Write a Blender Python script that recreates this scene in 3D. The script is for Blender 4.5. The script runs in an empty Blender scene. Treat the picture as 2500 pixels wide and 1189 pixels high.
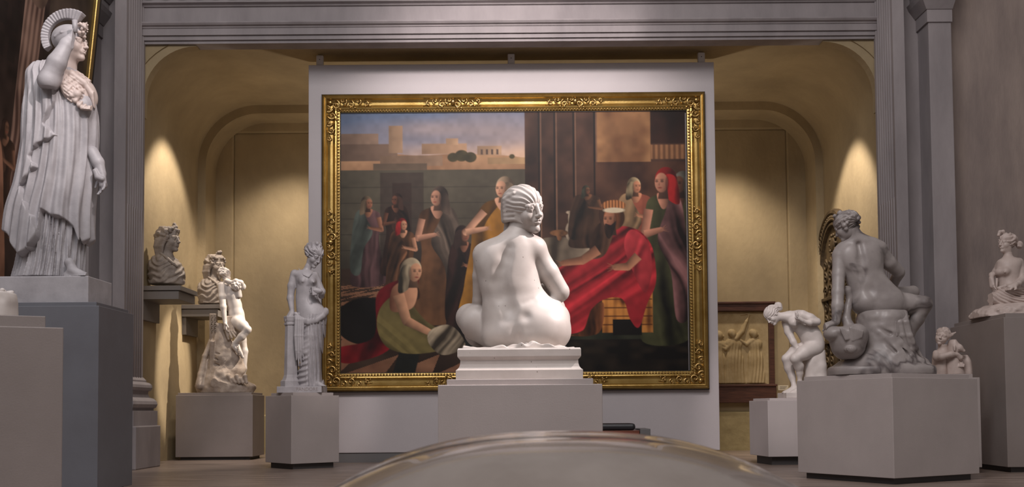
import bpy, bmesh, math, random
import numpy as np
from mathutils import Vector, Matrix

# ------------------------------------------------------------ camera
FPX = 2500.0
CAM_H = 0.62
PITCH = math.radians(2.4)
ROLL = math.radians(0.43)
HORIZON = 1000.0
SHIFT = (HORIZON - 594.5) / 2500.0 - math.tan(PITCH)
scene = bpy.context.scene
COL = scene.collection
cam_data = bpy.data.cameras.new('camera')
cam_data.sensor_width = 36.0
cam_data.lens = 36.0
cam_data.shift_y = SHIFT
cam_data.clip_start = 0.05
cam_data.dof.use_dof = True
cam_data.dof.focus_distance = 8.0
cam_data.dof.aperture_fstop = 4.5
cam = bpy.data.objects.new('camera', cam_data)
COL.objects.link(cam)
CAM_M = Matrix.Translation((0, 0, CAM_H)) @ Matrix.Rotation(math.pi / 2 + PITCH, 4, 'X') @ Matrix.Rotation(-ROLL, 4, 'Z')
cam.matrix_world = CAM_M
scene.camera = cam
CAM_R = CAM_M.to_3x3()

def ray(px, py):
    """direction of a photo pixel"""
    return CAM_R @ Vector(((px - 1250) / FPX, (594.5 - py) / FPX + SHIFT, -1))

def at(px, py, Y):
    """photo pixel on the plane y = Y"""
    d = ray(px, py)
    t = Y / d.y
    return Vector((d.x * t, Y, CAM_H + d.z * t))

def fl(px, py, z=0.0):
    """photo pixel on the horizontal plane z"""
    d = ray(px, py)
    t = (z - CAM_H) / d.z
    return Vector((d.x * t, d.y * t, z))

# ------------------------------------------------------------ light
world = bpy.data.worlds.new('world')
scene.world = world
world.use_nodes = True
bg = world.node_tree.nodes['Background']
bg.inputs[0].default_value = (0.98, 0.88, 0.85, 1)
bg.inputs[1].default_value = 0.22

def spot(name, loc, target, power, color, size_deg, blend=0.5, radius=0.05):
    l = bpy.data.lights.new(name, 'SPOT')
    l.energy = power
    l.color = color
    l.spot_size = math.radians(size_deg)
    l.spot_blend = blend
    l.shadow_soft_size = radius
    o = bpy.data.objects.new(name, l)
    COL.objects.link(o)
    o.location = loc
    o.rotation_euler = (Vector(target) - Vector(loc)).to_track_quat('-Z', 'Y').to_euler()
    return o

def area(name, loc, target, power, color, sx, sy):
    l = bpy.data.lights.new(name, 'AREA')
    l.shape = 'RECTANGLE'
    l.size = sx
    l.size_y = sy
    l.energy = power
    l.color = color
    o = bpy.data.objects.new(name, l)
    COL.objects.link(o)
    o.location = loc
    o.rotation_euler = (Vector(target) - Vector(loc)).to_track_quat('-Z', 'Y').to_euler()
    return o

WARM = (1.0, 0.86, 0.72)
ROSE = (1.0, 0.88, 0.86)
COOL = (0.86, 0.90, 1.0)
# gallery spots on the tracks of the nave
spot('spot_centre_statue', (3.3, 5.5, 4.3), (0.1, 5.8, 1.4), 1500, ROSE, 19, 0.6, 0.06)
spot('spot_painting_wash', (0.0, 6.4, 6.6), (0.05, 12.3, 3.9), 1300, ROSE, 44, 0.8, 0.3)
spot('spot_goddess', (-0.4, 4.4, 5.9), (-3.25, 7.6, 3.25), 620, ROSE, 21, 0.6, 0.08)
spot('spot_chained_figure', (0.2, 13.55, 4.8), (-3.75, 13.5, 1.7), 1700, WARM, 15, 0.5, 0.05)
spot('spot_alcove_a', (-3.5, 13.0, 4.85), (-4.45, 13.2, 1.9), 300, WARM, 72, 0.45, 0.05)
spot('spot_alcove_b', (3.5, 13.0, 4.85), (4.45, 13.2, 1.9), 300, WARM, 66, 0.45, 0.05)
spot('spot_alcove_c', (-2.9, 13.9, 4.85), (-3.5, 15.0, 1.3), 230, WARM, 80, 0.8, 0.1)
spot('spot_alcove_d', (2.9, 13.9, 4.85), (3.3, 15.0, 1.3), 230, WARM, 80, 0.8, 0.1)
spot('spot_seated_youth', (1.0, 4.8, 6.0), (3.4, 8.8, 1.4), 110, ROSE, 28, 0.7, 0.1)
spot('spot_stooping_nude', (1.6, 7.4, 5.4), (2.95, 11.3, 1.3), 420, ROSE, 20, 0.6, 0.06)
spot('fill_draped_woman', (-0.9, 6.6, 5.6), (-2.25, 11.3, 1.6), 420, ROSE, 17, 0.6, 0.06)  # unseen spot added to brighten the half draped woman
# unseen fill lights added behind the partition to brighten the vault
spot('vault_fill_a', (-1.5, 13.6, 2.2), (-1.9, 13.5, 5.0), 75, WARM, 140, 1.0, 0.1)
spot('vault_fill_b', (1.5, 13.6, 2.2), (1.9, 13.5, 5.0), 75, WARM, 140, 1.0, 0.1)
# daylight from the roof light over the middle of the nave
area('nave_roof_light', (-0.3, 2.2, 8.6), (-0.1, 8.0, 0.0), 460, (1.0, 0.94, 0.93), 5.0, 4.0)
area('nave_window_daylight', (-4.6, 1.0, 7.0), (-1.5, 9.0, 1.6), 110, COOL, 3.0, 2.5)

scene.view_settings.view_transform = 'Standard'
scene.view_settings.look = 'None'
scene.view_settings.exposure = 0.0
scene.view_settings.gamma = 1.0
scene.view_settings.use_curve_mapping = False
# ------------------------------------------------------------ materials
MATS = {}
def mat(name, base, rough=0.6, metal=0.0, var=None, var_scale=6.0, stretch=(1, 1, 1), bump=0.0, bump_scale=40.0,
        spec=0.5, vein=None, vein_scale=2.0, spots=None, attr=None, coat=0.0, detail=6.0):
    if name in MATS:
        return MATS[name]
    m = bpy.data.materials.new(name)
    m.use_nodes = True
    nt = m.node_tree
    N, L = nt.nodes, nt.links
    b = N['Principled BSDF']
    b.inputs['Roughness'].default_value = rough
    b.inputs['Metallic'].default_value = metal
    b.inputs['Specular IOR Level'].default_value = spec
    b.inputs['Coat Weight'].default_value = coat
    b.inputs['Base Color'].default_value = (*base, 1)
    tc = N.new('ShaderNodeTexCoord')
    mp = N.new('ShaderNodeMapping')
    mp.inputs['Scale'].default_value = stretch
    L.new(tc.outputs['Object'], mp.inputs['Vector'])
    col = None
    if attr:
        a = N.new('ShaderNodeAttribute')
        a.attribute_name = attr
        col = a.outputs['Color']
    if var:
        n = N.new('ShaderNodeTexNoise')
        n.inputs['Scale'].default_value = var_scale
        n.inputs['Detail'].default_value = detail
        n.inputs['Roughness'].default_value = 0.6
        L.new(mp.outputs[0], n.inputs['Vector'])
        r = N.new('ShaderNodeValToRGB')
        r.color_ramp.elements[0].position = 0.32
        r.color_ramp.elements[1].position = 0.68
        r.color_ramp.elements[0].color = (*var, 1)
        r.color_ramp.elements[1].color = (*base, 1)
        L.new(n.outputs['Fac'], r.inputs['Fac'])
        col = r.outputs['Color']
    if vein:
        n = N.new('ShaderNodeTexNoise')
        n.inputs['Scale'].default_value = vein_scale
        n.inputs['Detail'].default_value = 4.0
        n.inputs['Distortion'].default_value = 0.6
        L.new(mp.outputs[0], n.inputs['Vector'])
        s = N.new('ShaderNodeMath'); s.operation = 'SUBTRACT'; s.inputs[1].default_value = 0.5
        L.new(n.outputs['Fac'], s.inputs[0])
        ab = N.new('ShaderNodeMath'); ab.operation = 'ABSOLUTE'
        L.new(s.outputs[0], ab.inputs[0])
        r = N.new('ShaderNodeValToRGB')
        r.color_ramp.elements[0].position = 0.0
        r.color_ramp.elements[1].position = 0.045
        r.color_ramp.elements[0].color = (1, 1, 1, 1)
        r.color_ramp.elements[1].color = (0, 0, 0, 1)
        L.new(ab.outputs[0], r.inputs['Fac'])
        n2 = N.new('ShaderNodeTexNoise'); n2.inputs['Scale'].default_value = vein_scale * 0.9
        mm = N.new('ShaderNodeMapRange'); mm.inputs[1].default_value = 0.44; mm.inputs[2].default_value = 0.52
        mm.inputs[4].default_value = 0.9
        L.new(mp.outputs[0], n2.inputs['Vector']); L.new(n2.outputs['Fac'], mm.inputs[0])
        mu = N.new('ShaderNodeMath'); mu.operation = 'MULTIPLY'
        L.new(r.outputs['Color'], mu.inputs[0]); L.new(mm.outputs[0], mu.inputs[1])
        mx = N.new('ShaderNodeMix'); mx.data_type = 'RGBA'
        L.new(mu.outputs[0], mx.inputs[0])
        if col: L.new(col, mx.inputs[6])
        else: mx.inputs[6].default_value = (*base, 1)
        mx.inputs[7].default_value = (*vein, 1)
        col = mx.outputs[2]
    if spots:
        v = N.new('ShaderNodeTexVoronoi'); v.inputs['Scale'].default_value = 26.0
        v.inputs['Randomness'].default_value = 1.0
        L.new(mp.outputs[0], v.inputs['Vector'])
        r = N.new('ShaderNodeValToRGB')
        r.color_ramp.elements[0].position = 0.05; r.color_ramp.elements[1].position = 0.11
        r.color_ramp.elements[0].color = (1, 1, 1, 1); r.color_ramp.elements[1].color = (0, 0, 0, 1)
        L.new(v.outputs['Distance'], r.inputs['Fac'])
        n3 = N.new('ShaderNodeTexNoise'); n3.inputs['Scale'].default_value = 5.0
        L.new(mp.outputs[0], n3.inputs['Vector'])
        g = N.new('ShaderNodeMath'); g.operation = 'GREATER_THAN'; g.inputs[1].default_value = 0.56
        L.new(n3.outputs['Fac'], g.inputs[0])
        mu = N.new('ShaderNodeMath'); mu.operation = 'MULTIPLY'
        L.new(r.outputs['Color'], mu.inputs[0]); L.new(g.outputs[0], mu.inputs[1])
        mx = N.new('ShaderNodeMix'); mx.data_type = 'RGBA'
        L.new(mu.outputs[0], mx.inputs[0])
        if col: L.new(col, mx.inputs[6])
        else: mx.inputs[6].default_value = (*base, 1)
        mx.inputs[7].default_value = (*spots, 1)
        col = mx.outputs[2]
    if col:
        L.new(col, b.inputs['Base Color'])
    if bump:
        n = N.new('ShaderNodeTexNoise'); n.inputs['Scale'].default_value = bump_scale
        n.inputs['Detail'].default_value = 5.0
        L.new(mp.outputs[0], n.inputs['Vector'])
        bp = N.new('ShaderNodeBump'); bp.inputs['Strength'].default_value = bump
        bp.inputs['Distance'].default_value = 0.01
        L.new(n.outputs['Fac'], bp.inputs['Height'])
        L.new(bp.outputs[0], b.inputs['Normal'])
    MATS[name] = m
    return m

mat('stone', (0.36, 0.325, 0.33), 0.75, var=(0.25, 0.225, 0.23), var_scale=2.2, stretch=(1, 1, 0.35), bump=0.25, bump_scale=22)
mat('nave_wall', (0.36, 0.29, 0.255), 0.85, var=(0.225, 0.182, 0.168), var_scale=1.6, stretch=(2.2, 2.2, 0.5), bump=0.35, bump_scale=30)
mat('ochre', (0.43, 0.335, 0.195), 0.85, var=(0.31, 0.24, 0.14), var_scale=1.3, stretch=(1, 1, 0.7), bump=0.4, bump_scale=18)
mat('ochre_rough', (0.44, 0.36, 0.19), 0.9, var=(0.30, 0.24, 0.12), var_scale=3.0, bump=1.0, bump_scale=9)
mat('panel_white', (0.56, 0.52, 0.53), 0.55, var=(0.52, 0.48, 0.49), var_scale=1.2, bump=0.12, bump_scale=90)
mat('plinth_grey', (0.45, 0.40, 0.385), 0.5, var=(0.40, 0.355, 0.342), var_scale=2.0, bump=0.08, bump_scale=120)
mat('plinth_brown_shaded', (0.29, 0.25, 0.235), 0.5, var=(0.25, 0.215, 0.20), var_scale=2.0, bump=0.08, bump_scale=120)  # plinth grey darkened, putting weaker light on outlying pedestals into the colour
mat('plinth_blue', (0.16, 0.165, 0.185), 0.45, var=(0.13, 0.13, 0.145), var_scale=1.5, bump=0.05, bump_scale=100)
mat('plinth_pale', (0.56, 0.51, 0.50), 0.5, var=(0.51, 0.46, 0.455), var_scale=2.0, bump=0.08, bump_scale=120)
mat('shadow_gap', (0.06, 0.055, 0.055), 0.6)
mat('shelf_grey', (0.20, 0.18, 0.165), 0.6, var=(0.18, 0.16, 0.145), var_scale=4)
mat('floorwood', (0.40, 0.315, 0.265), 0.35, var=(0.10, 0.072, 0.06), var_scale=3.0, stretch=(0.5, 6.0, 1), bump=0.3, bump_scale=12, spec=0.6)
mat('marble_white', (0.56, 0.51, 0.475), 0.45, var=(0.46, 0.41, 0.38), var_scale=5.0, spots=(0.16, 0.12, 0.10), bump=0.03, bump_scale=60)
mat('marble_plain', (0.70, 0.645, 0.61), 0.5, var=(0.56, 0.51, 0.48), var_scale=5.0, bump=0.03, bump_scale=60)
mat('marble_cool', (0.46, 0.44, 0.455), 0.5, var=(0.33, 0.312, 0.325), var_scale=6.0, bump=0.08, bump_scale=70)
mat('marble_vein', (0.36, 0.325, 0.312), 0.42, var=(0.24, 0.212, 0.205), var_scale=4.0, vein=(0.07, 0.055, 0.055), vein_scale=1.9, bump=0.04, bump_scale=60)
mat('marble_rose_or_lit', (0.62, 0.52, 0.475), 0.5, var=(0.50, 0.41, 0.37), var_scale=6.0, bump=0.06, bump_scale=70)  # own colour of child and seated woman; on the goddess, painted warm light
mat('marble_old', (0.50, 0.42, 0.355), 0.6, var=(0.28, 0.22, 0.18), var_scale=7.0, bump=0.25, bump_scale=60)
mat('stone_bust', (0.40, 0.345, 0.30), 0.7, var=(0.20, 0.165, 0.14), var_scale=9.0, bump=0.4, bump_scale=70)
mat('gilt', (0.50, 0.345, 0.12), 0.30, 0.85, var=(0.34, 0.215, 0.06), var_scale=5.0, bump=0.1, bump_scale=60)
mat('gilt_bright', (0.60, 0.42, 0.17), 0.28, 0.9, var=(0.40, 0.25, 0.08), var_scale=30.0)
mat('gilt_dark', (0.13, 0.09, 0.045), 0.6, 0.3, var=(0.05, 0.033, 0.018), var_scale=9.0, bump=0.2, bump_scale=80)
mat('frame_black', (0.02, 0.015, 0.012), 0.5)
mat('canvas', (0.2, 0.1, 0.1), 0.55, attr='paint', spec=0.25, bump=0.06, bump_scale=220)
mat('plaster_relief', (0.52, 0.40, 0.22), 0.7, var=(0.40, 0.29, 0.14), var_scale=8, bump=0.15, bump_scale=60)
mat('dark_wood', (0.115, 0.045, 0.028), 0.45, var=(0.055, 0.022, 0.015), var_scale=5, stretch=(1, 8, 8), bump=0.15, bump_scale=30)
mat('bench_wood', (0.24, 0.07, 0.035), 0.4, var=(0.13, 0.035, 0.02), var_scale=5, stretch=(1, 8, 8))
mat('black_leather', (0.022, 0.022, 0.026), 0.42, bump=0.1, bump_scale=200)
mat('metal_grey', (0.16, 0.155, 0.155), 0.5)
mat('pouf_leather', (0.30, 0.26, 0.23), 0.18, var=(0.20, 0.165, 0.14), var_scale=3.0, spec=1.0, coat=0.8, bump=0.03, bump_scale=30)
mat('seam_dark', (0.045, 0.032, 0.028), 0.5)
mat('white_plastic', (0.78, 0.76, 0.77), 0.35)
mat('lens_dark', (0.03, 0.03, 0.03), 0.3)
mat('label_card', (0.62, 0.54, 0.40), 0.6)
mat('ink', (0.10, 0.08, 0.07), 0.7)
mat('carved', (0.30, 0.26, 0.25), 0.8)
mat('chain_iron', (0.30, 0.26, 0.23), 0.55)
mat('wall_dark', (0.10, 0.085, 0.085), 0.8)

# ------------------------------------------------------------ objects
def smooth(me, on=True):
    me.polygons.foreach_set('use_smooth', [on] * len(me.polygons))

def link(o, parent=None):
    COL.objects.link(o)
    if parent is not None:
        o.parent = parent
    return o

def tag(o, label=None, cat=None, group=None, kind=None):
    if label: o['label'] = label
    if cat: o['category'] = cat
    if group: o['group'] = group
    if kind: o['kind'] = kind
    return o

def empty(name, loc=(0, 0, 0), rz=0.0, label=None, cat=None, group=None, kind=None):
    o = bpy.data.objects.new(name, None)
    o.empty_display_size = 0.1
    o.location = loc
    o.rotation_euler = (0, 0, rz)
    COL.objects.link(o)
    return tag(o, label, cat, group, kind)

def mesh_obj(name, verts, faces, m, parent=None, sm=False, loc=None):
    me = bpy.data.meshes.new(name)
    me.from_pydata([tuple(v) for v in verts], [], [tuple(f) for f in faces])
    me.update()
    if sm: smooth(me)
    me.materials.append(MATS[m])
    o = bpy.data.objects.new(name, me)
    link(o, parent)
    if loc is not None: o.location = loc
    return o

def bm_obj(name, bm, m, parent=None, sm=False, loc=None, bevel=0.0):
    me = bpy.data.meshes.new(name)
    bmesh.ops.recalc_face_normals(bm, faces=bm.faces[:])
    bm.to_mesh(me)
    bm.free()
    if sm: smooth(me)
    me.materials.append(MATS[m])
    o = bpy.data.objects.new(name, me)
    link(o, parent)
    if loc is not None: o.location = loc
    if bevel:
        md = o.modifiers.new('bevel', 'BEVEL')
        md.width = bevel; md.segments = 2; md.limit_method = 'ANGLE'
    return o

def bm_box(bm, lo, hi):
    x0, y0, z0 = lo; x1, y1, z1 = hi
    v = [bm.verts.new(p) for p in ((x0, y0, z0), (x1, y0, z0), (x1, y1, z0), (x0, y1, z0), (x0, y0, z1), (x1, y0, z1), (x1, y1, z1), (x0, y1, z1))]
    for f in ((0, 3, 2, 1), (4, 5, 6, 7), (0, 1, 5, 4), (1, 2, 6, 5), (2, 3, 7, 6), (3, 0, 4, 7)):
        bm.faces.new([v[i] for i in f])
    return v

def box(name, lo, hi, m, parent=None, bevel=0.0, loc=None):
    bm = bmesh.new()
    bm_box(bm, lo, hi)
    return bm_obj(name, bm, m, parent, bevel=bevel, loc=loc)

def bm_extrude(bm, pts, axis, a, b):
    """closed polygon pts (2D) extruded along axis x / y / z from a to b"""
    def P(p, t):
        return {'x': (t, p[0], p[1]), 'y': (p[0], t, p[1]), 'z': (p[0], p[1], t)}[axis]
    A = [bm.verts.new(P(p, a)) for p in pts]
    B = [bm.verts.new(P(p, b)) for p in pts]
    n = len(pts)
    for i in range(n):
        bm.faces.new((A[i], A[(i + 1) % n], B[(i + 1) % n], B[i]))
    bm.faces.new(A[::-1])
    bm.faces.new(B)

def extr(name, pts, axis, a, b, m, parent=None, bevel=0.0, sm=False):
    bm = bmesh.new()
    bm_extrude(bm, pts, axis, a, b)
    return bm_obj(name, bm, m, parent, bevel=bevel, sm=sm)

def tube_data(pts, rad, n=8):
    """verts and faces of a capped tube along pts"""
    pts = [Vector(p) for p in pts]
    if not hasattr(rad, '__len__'): rad = [rad] * len(pts)
    V, F = [], []
    up = Vector((0.123, 0.31, 0.94)).normalized()
    for i, p in enumerate(pts):
        t = (pts[min(i + 1, len(pts) - 1)] - pts[max(i - 1, 0)]).normalized()
        a = t.cross(up)
        if a.length < 1e-4: a = t.cross(Vector((1, 0, 0)))
        a.normalize(); b = t.cross(a)
        for k in range(n):
            q = 2 * math.pi * k / n
            V.append(p + (a * math.cos(q) + b * math.sin(q)) * rad[i])
    for i in range(len(pts) - 1):
        for k in range(n):
            k2 = (k + 1) % n
            F.append((i * n + k, i * n + k2, (i + 1) * n + k2, (i + 1) * n + k))
    F.append(tuple(range(n))[::-1])
    F.append(tuple((len(pts) - 1) * n + k for k in range(n)))
    return V, F

class Joined:
    def __init__(s): s.V, s.F = [], []
    def add(s, VF):
        o = len(s.V)
        s.V += list(VF[0]); s.F += [tuple(i + o for i in f) for f in VF[1]]
    def obj(s, name, m, parent=None, sm=True, loc=None):
        return mesh_obj(name, s.V, s.F, m, parent, sm, loc)

def ball_data(c, r, nu=8, nv=6):
    V, F = [], []
    r = r if hasattr(r, '__len__') else (r, r, r)
    for j in range(nv + 1):
        t = math.pi * j / nv
        for i in range(nu):
            p = 2 * math.pi * i / nu
            V.append((c[0] + r[0] * math.sin(t) * math.cos(p), c[1] + r[1] * math.sin(t) * math.sin(p), c[2] + r[2] * math.cos(t)))
    for j in range(nv):
        for i in range(nu):
            i2 = (i + 1) % nu
            F.append((j * nu + i, (j + 1) * nu + i, (j + 1) * nu + i2, j * nu + i2))
    return V, F

# ------------------------------------------------------------ sculpting: signed distance fields turned into one surface
_rs = np.random.RandomState(7)
_LAT = _rs.rand(32, 32, 32).astype(np.float32)
def vnoise(x, y, z, s):
    x, y, z = np.broadcast_arrays(x * s + 100.3, y * s + 100.7, z * s + 100.1)
    xi, yi, zi = np.floor(x).astype(np.int32), np.floor(y).astype(np.int32), np.floor(z).astype(np.int32)
    fx, fy, fz = x - xi, y - yi, z - zi
    fx = fx * fx * (3 - 2 * fx); fy = fy * fy * (3 - 2 * fy); fz = fz * fz * (3 - 2 * fz)
    xi &= 31; yi &= 31; zi &= 31
    x1, y1, z1 = (xi + 1) & 31, (yi + 1) & 31, (zi + 1) & 31
    L = _LAT
    a = L[xi, yi, zi] * (1 - fx) + L[x1, yi, zi] * fx
    b = L[xi, y1, zi] * (1 - fx) + L[x1, y1, zi] * fx
    c = L[xi, yi, z1] * (1 - fx) + L[x1, yi, z1] * fx
    d = L[xi, y1, z1] * (1 - fx) + L[x1, y1, z1] * fx
    a = a * (1 - fy) + b * fy
    c = c * (1 - fy) + d * fy
    return (a * (1 - fz) + c * fz) * 2 - 1

def V3(*a):
    return np.array(a, dtype=np.float64)

def unit(v):
    v = np.asarray(v, dtype=np.float64)
    return v / max(np.linalg.norm(v), 1e-9)

def basis(fwd, up):
    """columns: right, forward, up"""
    f = unit(fwd)
    r = unit(np.cross(f, up))
    return np.stack([r, f, np.cross(r, f)], axis=1)

def rotz(a):
    c, s = math.cos(a), math.sin(a)
    return np.array([[c, -s, 0], [s, c, 0], [0, 0, 1.0]])

class Sculpt:
    def __init__(s, lo, hi, vox):
        s.lo = np.array(lo, dtype=np.float64)
        s.vox = vox
        s.n = np.maximum(np.ceil((np.array(hi) - s.lo) / vox).astype(int) + 1, 4)
        s.D = np.full(s.n, 0.5, dtype=np.float32)
        s.ax = [(s.lo[i] + np.arange(s.n[i]) * vox).astype(np.float32) for i in range(3)]

    def region(s, lo, hi):
        a = np.clip(np.floor((np.asarray(lo) - s.lo) / s.vox).astype(int), 0, s.n)
        b = np.clip(np.ceil((np.asarray(hi) - s.lo) / s.vox).astype(int) + 1, 0, s.n)
        if np.any(b - a < 1): return None
        sl = tuple(slice(a[i], b[i]) for i in range(3))
        return sl, s.ax[0][sl[0]][:, None, None], s.ax[1][sl[1]][None, :, None], s.ax[2][sl[2]][None, None, :]

    def op(s, f, lo, hi, k=0.01, mode='add'):
        m = k + 3 * s.vox
        g = s.region(np.asarray(lo) - m, np.asarray(hi) + m)
        if g is None: return s
        sl, x, y, z = g
        d = f(x, y, z).astype(np.float32)
        a = s.D[sl]
        if mode == 'add':
            h = np.maximum(k - np.abs(a - d), 0) / max(k, 1e-6)
            s.D[sl] = np.minimum(a, d) - h * h * k * 0.25
        elif mode == 'sub':
            d = -d
            h = np.maximum(k - np.abs(a - d), 0) / max(k, 1e-6)
            s.D[sl] = np.maximum(a, d) + h * h * k * 0.25
        elif mode == 'and':
            h = np.maximum(k - np.abs(a - d), 0) / max(k, 1e-6)
            s.D[sl] = np.maximum(a, d) + h * h * k * 0.25
        elif mode == 'disp':
            s.D[sl] = a + d
        return s

    def ell(s, c, r, R=None, k=0.02, mode='add'):
        c = np.asarray(c, float)
        r = np.asarray(r if hasattr(r, '__len__') else (r, r, r), float)
        if R is None: R = np.eye(3)
        ext = np.sqrt(((R * r[None, :]) ** 2).sum(1))
        def f(x, y, z):
            X, Y, Z = x - c[0], y - c[1], z - c[2]
            q = [(X * R[0, i] + Y * R[1, i] + Z * R[2, i]) for i in range(3)]
            k0 = np.sqrt((q[0] / r[0]) ** 2 + (q[1] / r[1]) ** 2 + (q[2] / r[2]) ** 2)
            k1 = np.sqrt((q[0] / r[0] ** 2) ** 2 + (q[1] / r[1] ** 2) ** 2 + (q[2] / r[2] ** 2) ** 2)
            return k0 * (k0 - 1.0) / np.maximum(k1, 1e-4)
        return s.op(f, c - ext, c + ext, k, mode)

    def cone(s, a, b, ra, rb, k=0.02, mode='add', flat=None):
        a = np.asarray(a, float); b = np.asarray(b, float)
        rm = max(ra, rb)
        ba = b - a
        L2 = max(float(ba @ ba), 1e-9)
        def f(x, y, z):
            X, Y, Z = x - a[0], y - a[1], z - a[2]
            t = np.clip((X * ba[0] + Y * ba[1] + Z * ba[2]) / L2, 0, 1)
            dx, dy, dz = X - t * ba[0], Y - t * ba[1], Z - t * ba[2]
            q2 = dx * dx + dy * dy + dz * dz
            if flat is not None:
                n, ratio = flat
                dn = dx * n[0] + dy * n[1] + dz * n[2]
                q2 = q2 + dn * dn * (1 / ratio ** 2 - 1)
            tt = t * t * (3 - 2 * t) * 0.5 + t * 0.5
            dd = np.sqrt(q2) - (ra + (rb - ra) * tt)
            if flat is not None: dd = dd * (0.5 + 0.5 * min(1, flat[1]))
            return dd
        return s.op(f, np.minimum(a, b) - rm, np.maximum(a, b) + rm, k, mode)

    def chain(s, pr, k=0.02, mode='add', flat=None):
        for (a, ra), (b, rb) in zip(pr[:-1], pr[1:]):
            s.cone(a, b, ra, rb, k, mode, flat)
        return s

    def rbox(s, c, h, r=0.01, R=None, k=0.01, mode='add'):
        c = np.asarray(c, float); h = np.asarray(h, float)
        if R is None: R = np.eye(3)
        ext = np.abs(R) @ h
        def f(x, y, z):
            X, Y, Z = x - c[0], y - c[1], z - c[2]
            q = [np.abs(X * R[0, i] + Y * R[1, i] + Z * R[2, i]) - (h[i] - r) for i in range(3)]
            o = np.sqrt(np.maximum(q[0], 0) ** 2 + np.maximum(q[1], 0) ** 2 + np.maximum(q[2], 0) ** 2)
            return o + np.minimum(np.maximum(np.maximum(q[0], q[1]), q[2]), 0) - r
        return s.op(f, c - ext, c + ext, k, mode)

    def loft(s, sl, k=0.02, R=None, org=(0, 0, 0), fold=None, mode='add', cap=0.0, power=2.0):
        """stacked cross sections along local z: rows (z, cx, cy, a, b[, twist])"""
        A = np.array([list(q) + [0.0] * (6 - len(q)) for q in sl], float)
        A = A[np.argsort(A[:, 0])]
        org = np.asarray(org, float)
        if R is None: R = np.eye(3)
        zz = A[:, 0]
        zs = np.linspace(zz[0], zz[-1], 160)
        cols = []
        for j in range(1, 6):
            m = np.gradient(A[:, j], zz) if len(zz) > 2 else np.full(len(zz), (A[-1, j] - A[0, j]) / (zz[-1] - zz[0]))
            i = np.clip(np.searchsorted(zz, zs) - 1, 0, len(zz) - 2)
            h = zz[i + 1] - zz[i]; t = (zs - zz[i]) / h
            cols.append((2 * t**3 - 3 * t**2 + 1) * A[i, j] + (t**3 - 2 * t**2 + t) * h * m[i] + (-2 * t**3 + 3 * t**2) * A[i + 1, j] + (t**3 - t**2) * h * m[i + 1])
        mx = max(np.abs(A[:, 3]).max(), np.abs(A[:, 4]).max()) * 1.25
        P = np.array([[q[1], q[2], q[0]] for q in A])
        lo = P.min(0) - [mx, mx, 0.0]; hi = P.max(0) + [mx, mx, 0.0]
        cs = np.array([[x, y, z] for x in (lo[0], hi[0]) for y in (lo[1], hi[1]) for z in (lo[2], hi[2])]) @ R.T + org
        ident = np.allclose(R, np.eye(3))
        def f(x, y, z):
            if ident:
                X, Y, Z = x - org[0], y - org[1], z - org[2]
            else:
                x, y, z = x - org[0], y - org[1], z - org[2]
                X = x * R[0, 0] + y * R[1, 0] + z * R[2, 0]
                Y = x * R[0, 1] + y * R[1, 1] + z * R[2, 1]
                Z = x * R[0, 2] + y * R[1, 2] + z * R[2, 2]
            sh = Z.shape
            zc = np.clip(Z.ravel(), zs[0], zs[-1])
            cx, cy, a, b, tw = [np.interp(zc, zs, c).reshape(sh).astype(np.float32) for c in cols]
            dx, dy = X - cx, Y - cy
            ct, st = np.cos(tw), np.sin(tw)
            u, v = dx * ct + dy * st, -dx * st + dy * ct
            if power == 2.0:
                q = np.sqrt((u / a) ** 2 + (v / b) ** 2)
            else:
                q = (np.abs(u / a) ** power + np.abs(v / b) ** power) ** (1 / power)
            mean = np.minimum(a, b)
            rad = np.sqrt(u * u + v * v)
            d = rad * (1 - 1 / np.maximum(q, 1e-3))
            d = np.maximum(d, -mean)
            if fold is not None:
                d = d + fold(np.arctan2(v, u), Z, X, Y)
            e = np.maximum(zs[0] - Z, Z - zs[-1]) + cap
            return np.where((d > 0) & (e > 0), np.sqrt(np.maximum(d, 0) ** 2 + np.maximum(e, 0) ** 2), np.maximum(d, e)) - cap
        return s.op(f, cs.min(0), cs.max(0), k, mode)

    def blur(s, it=1):
        D = s.D
        for _ in range(it):
            for axx in range(3):
                D2 = D.copy()
                a = [slice(None)] * 3; b = [slice(None)] * 3; c = [slice(None)] * 3
                a[axx] = slice(0, -2); b[axx] = slice(1, -1); c[axx] = slice(2, None)
                D2[tuple(b)] = 0.25 * D[tuple(a)] + 0.5 * D[tuple(b)] + 0.25 * D[tuple(c)]
                D = D2
        s.D = D
        return s

    def mesh(s, name, m, parent=None, loc=None):
        """surface nets"""
        D = s.D.copy()
        D[0] = D[-1] = 0.5; D[:, 0] = D[:, -1] = 0.5; D[:, :, 0] = D[:, :, -1] = 0.5
        ins = D < 0
        c = ins[:-1, :-1, :-1].astype(np.int8)
        for i, j, k in ((1, 0, 0), (0, 1, 0), (1, 1, 0), (0, 0, 1), (1, 0, 1), (0, 1, 1), (1, 1, 1)):
            c = c + ins[i:ins.shape[0] - 1 + i, j:ins.shape[1] - 1 + j, k:ins.shape[2] - 1 + k]
        act = (c > 0) & (c < 8)
        cells = np.argwhere(act)
        if len(cells) == 0:
            return None
        idx = np.full(act.shape, -1, dtype=np.int64)
        idx[act] = np.arange(len(cells))
        acc = np.zeros((len(cells), 3)); cnt = np.zeros(len(cells))
        corner = [(i, j, k) for i in (0, 1) for j in (0, 1) for k in (0, 1)]
        val = {q: D[cells[:, 0] + q[0], cells[:, 1] + q[1], cells[:, 2] + q[2]].astype(np.float64) for q in corner}
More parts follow.
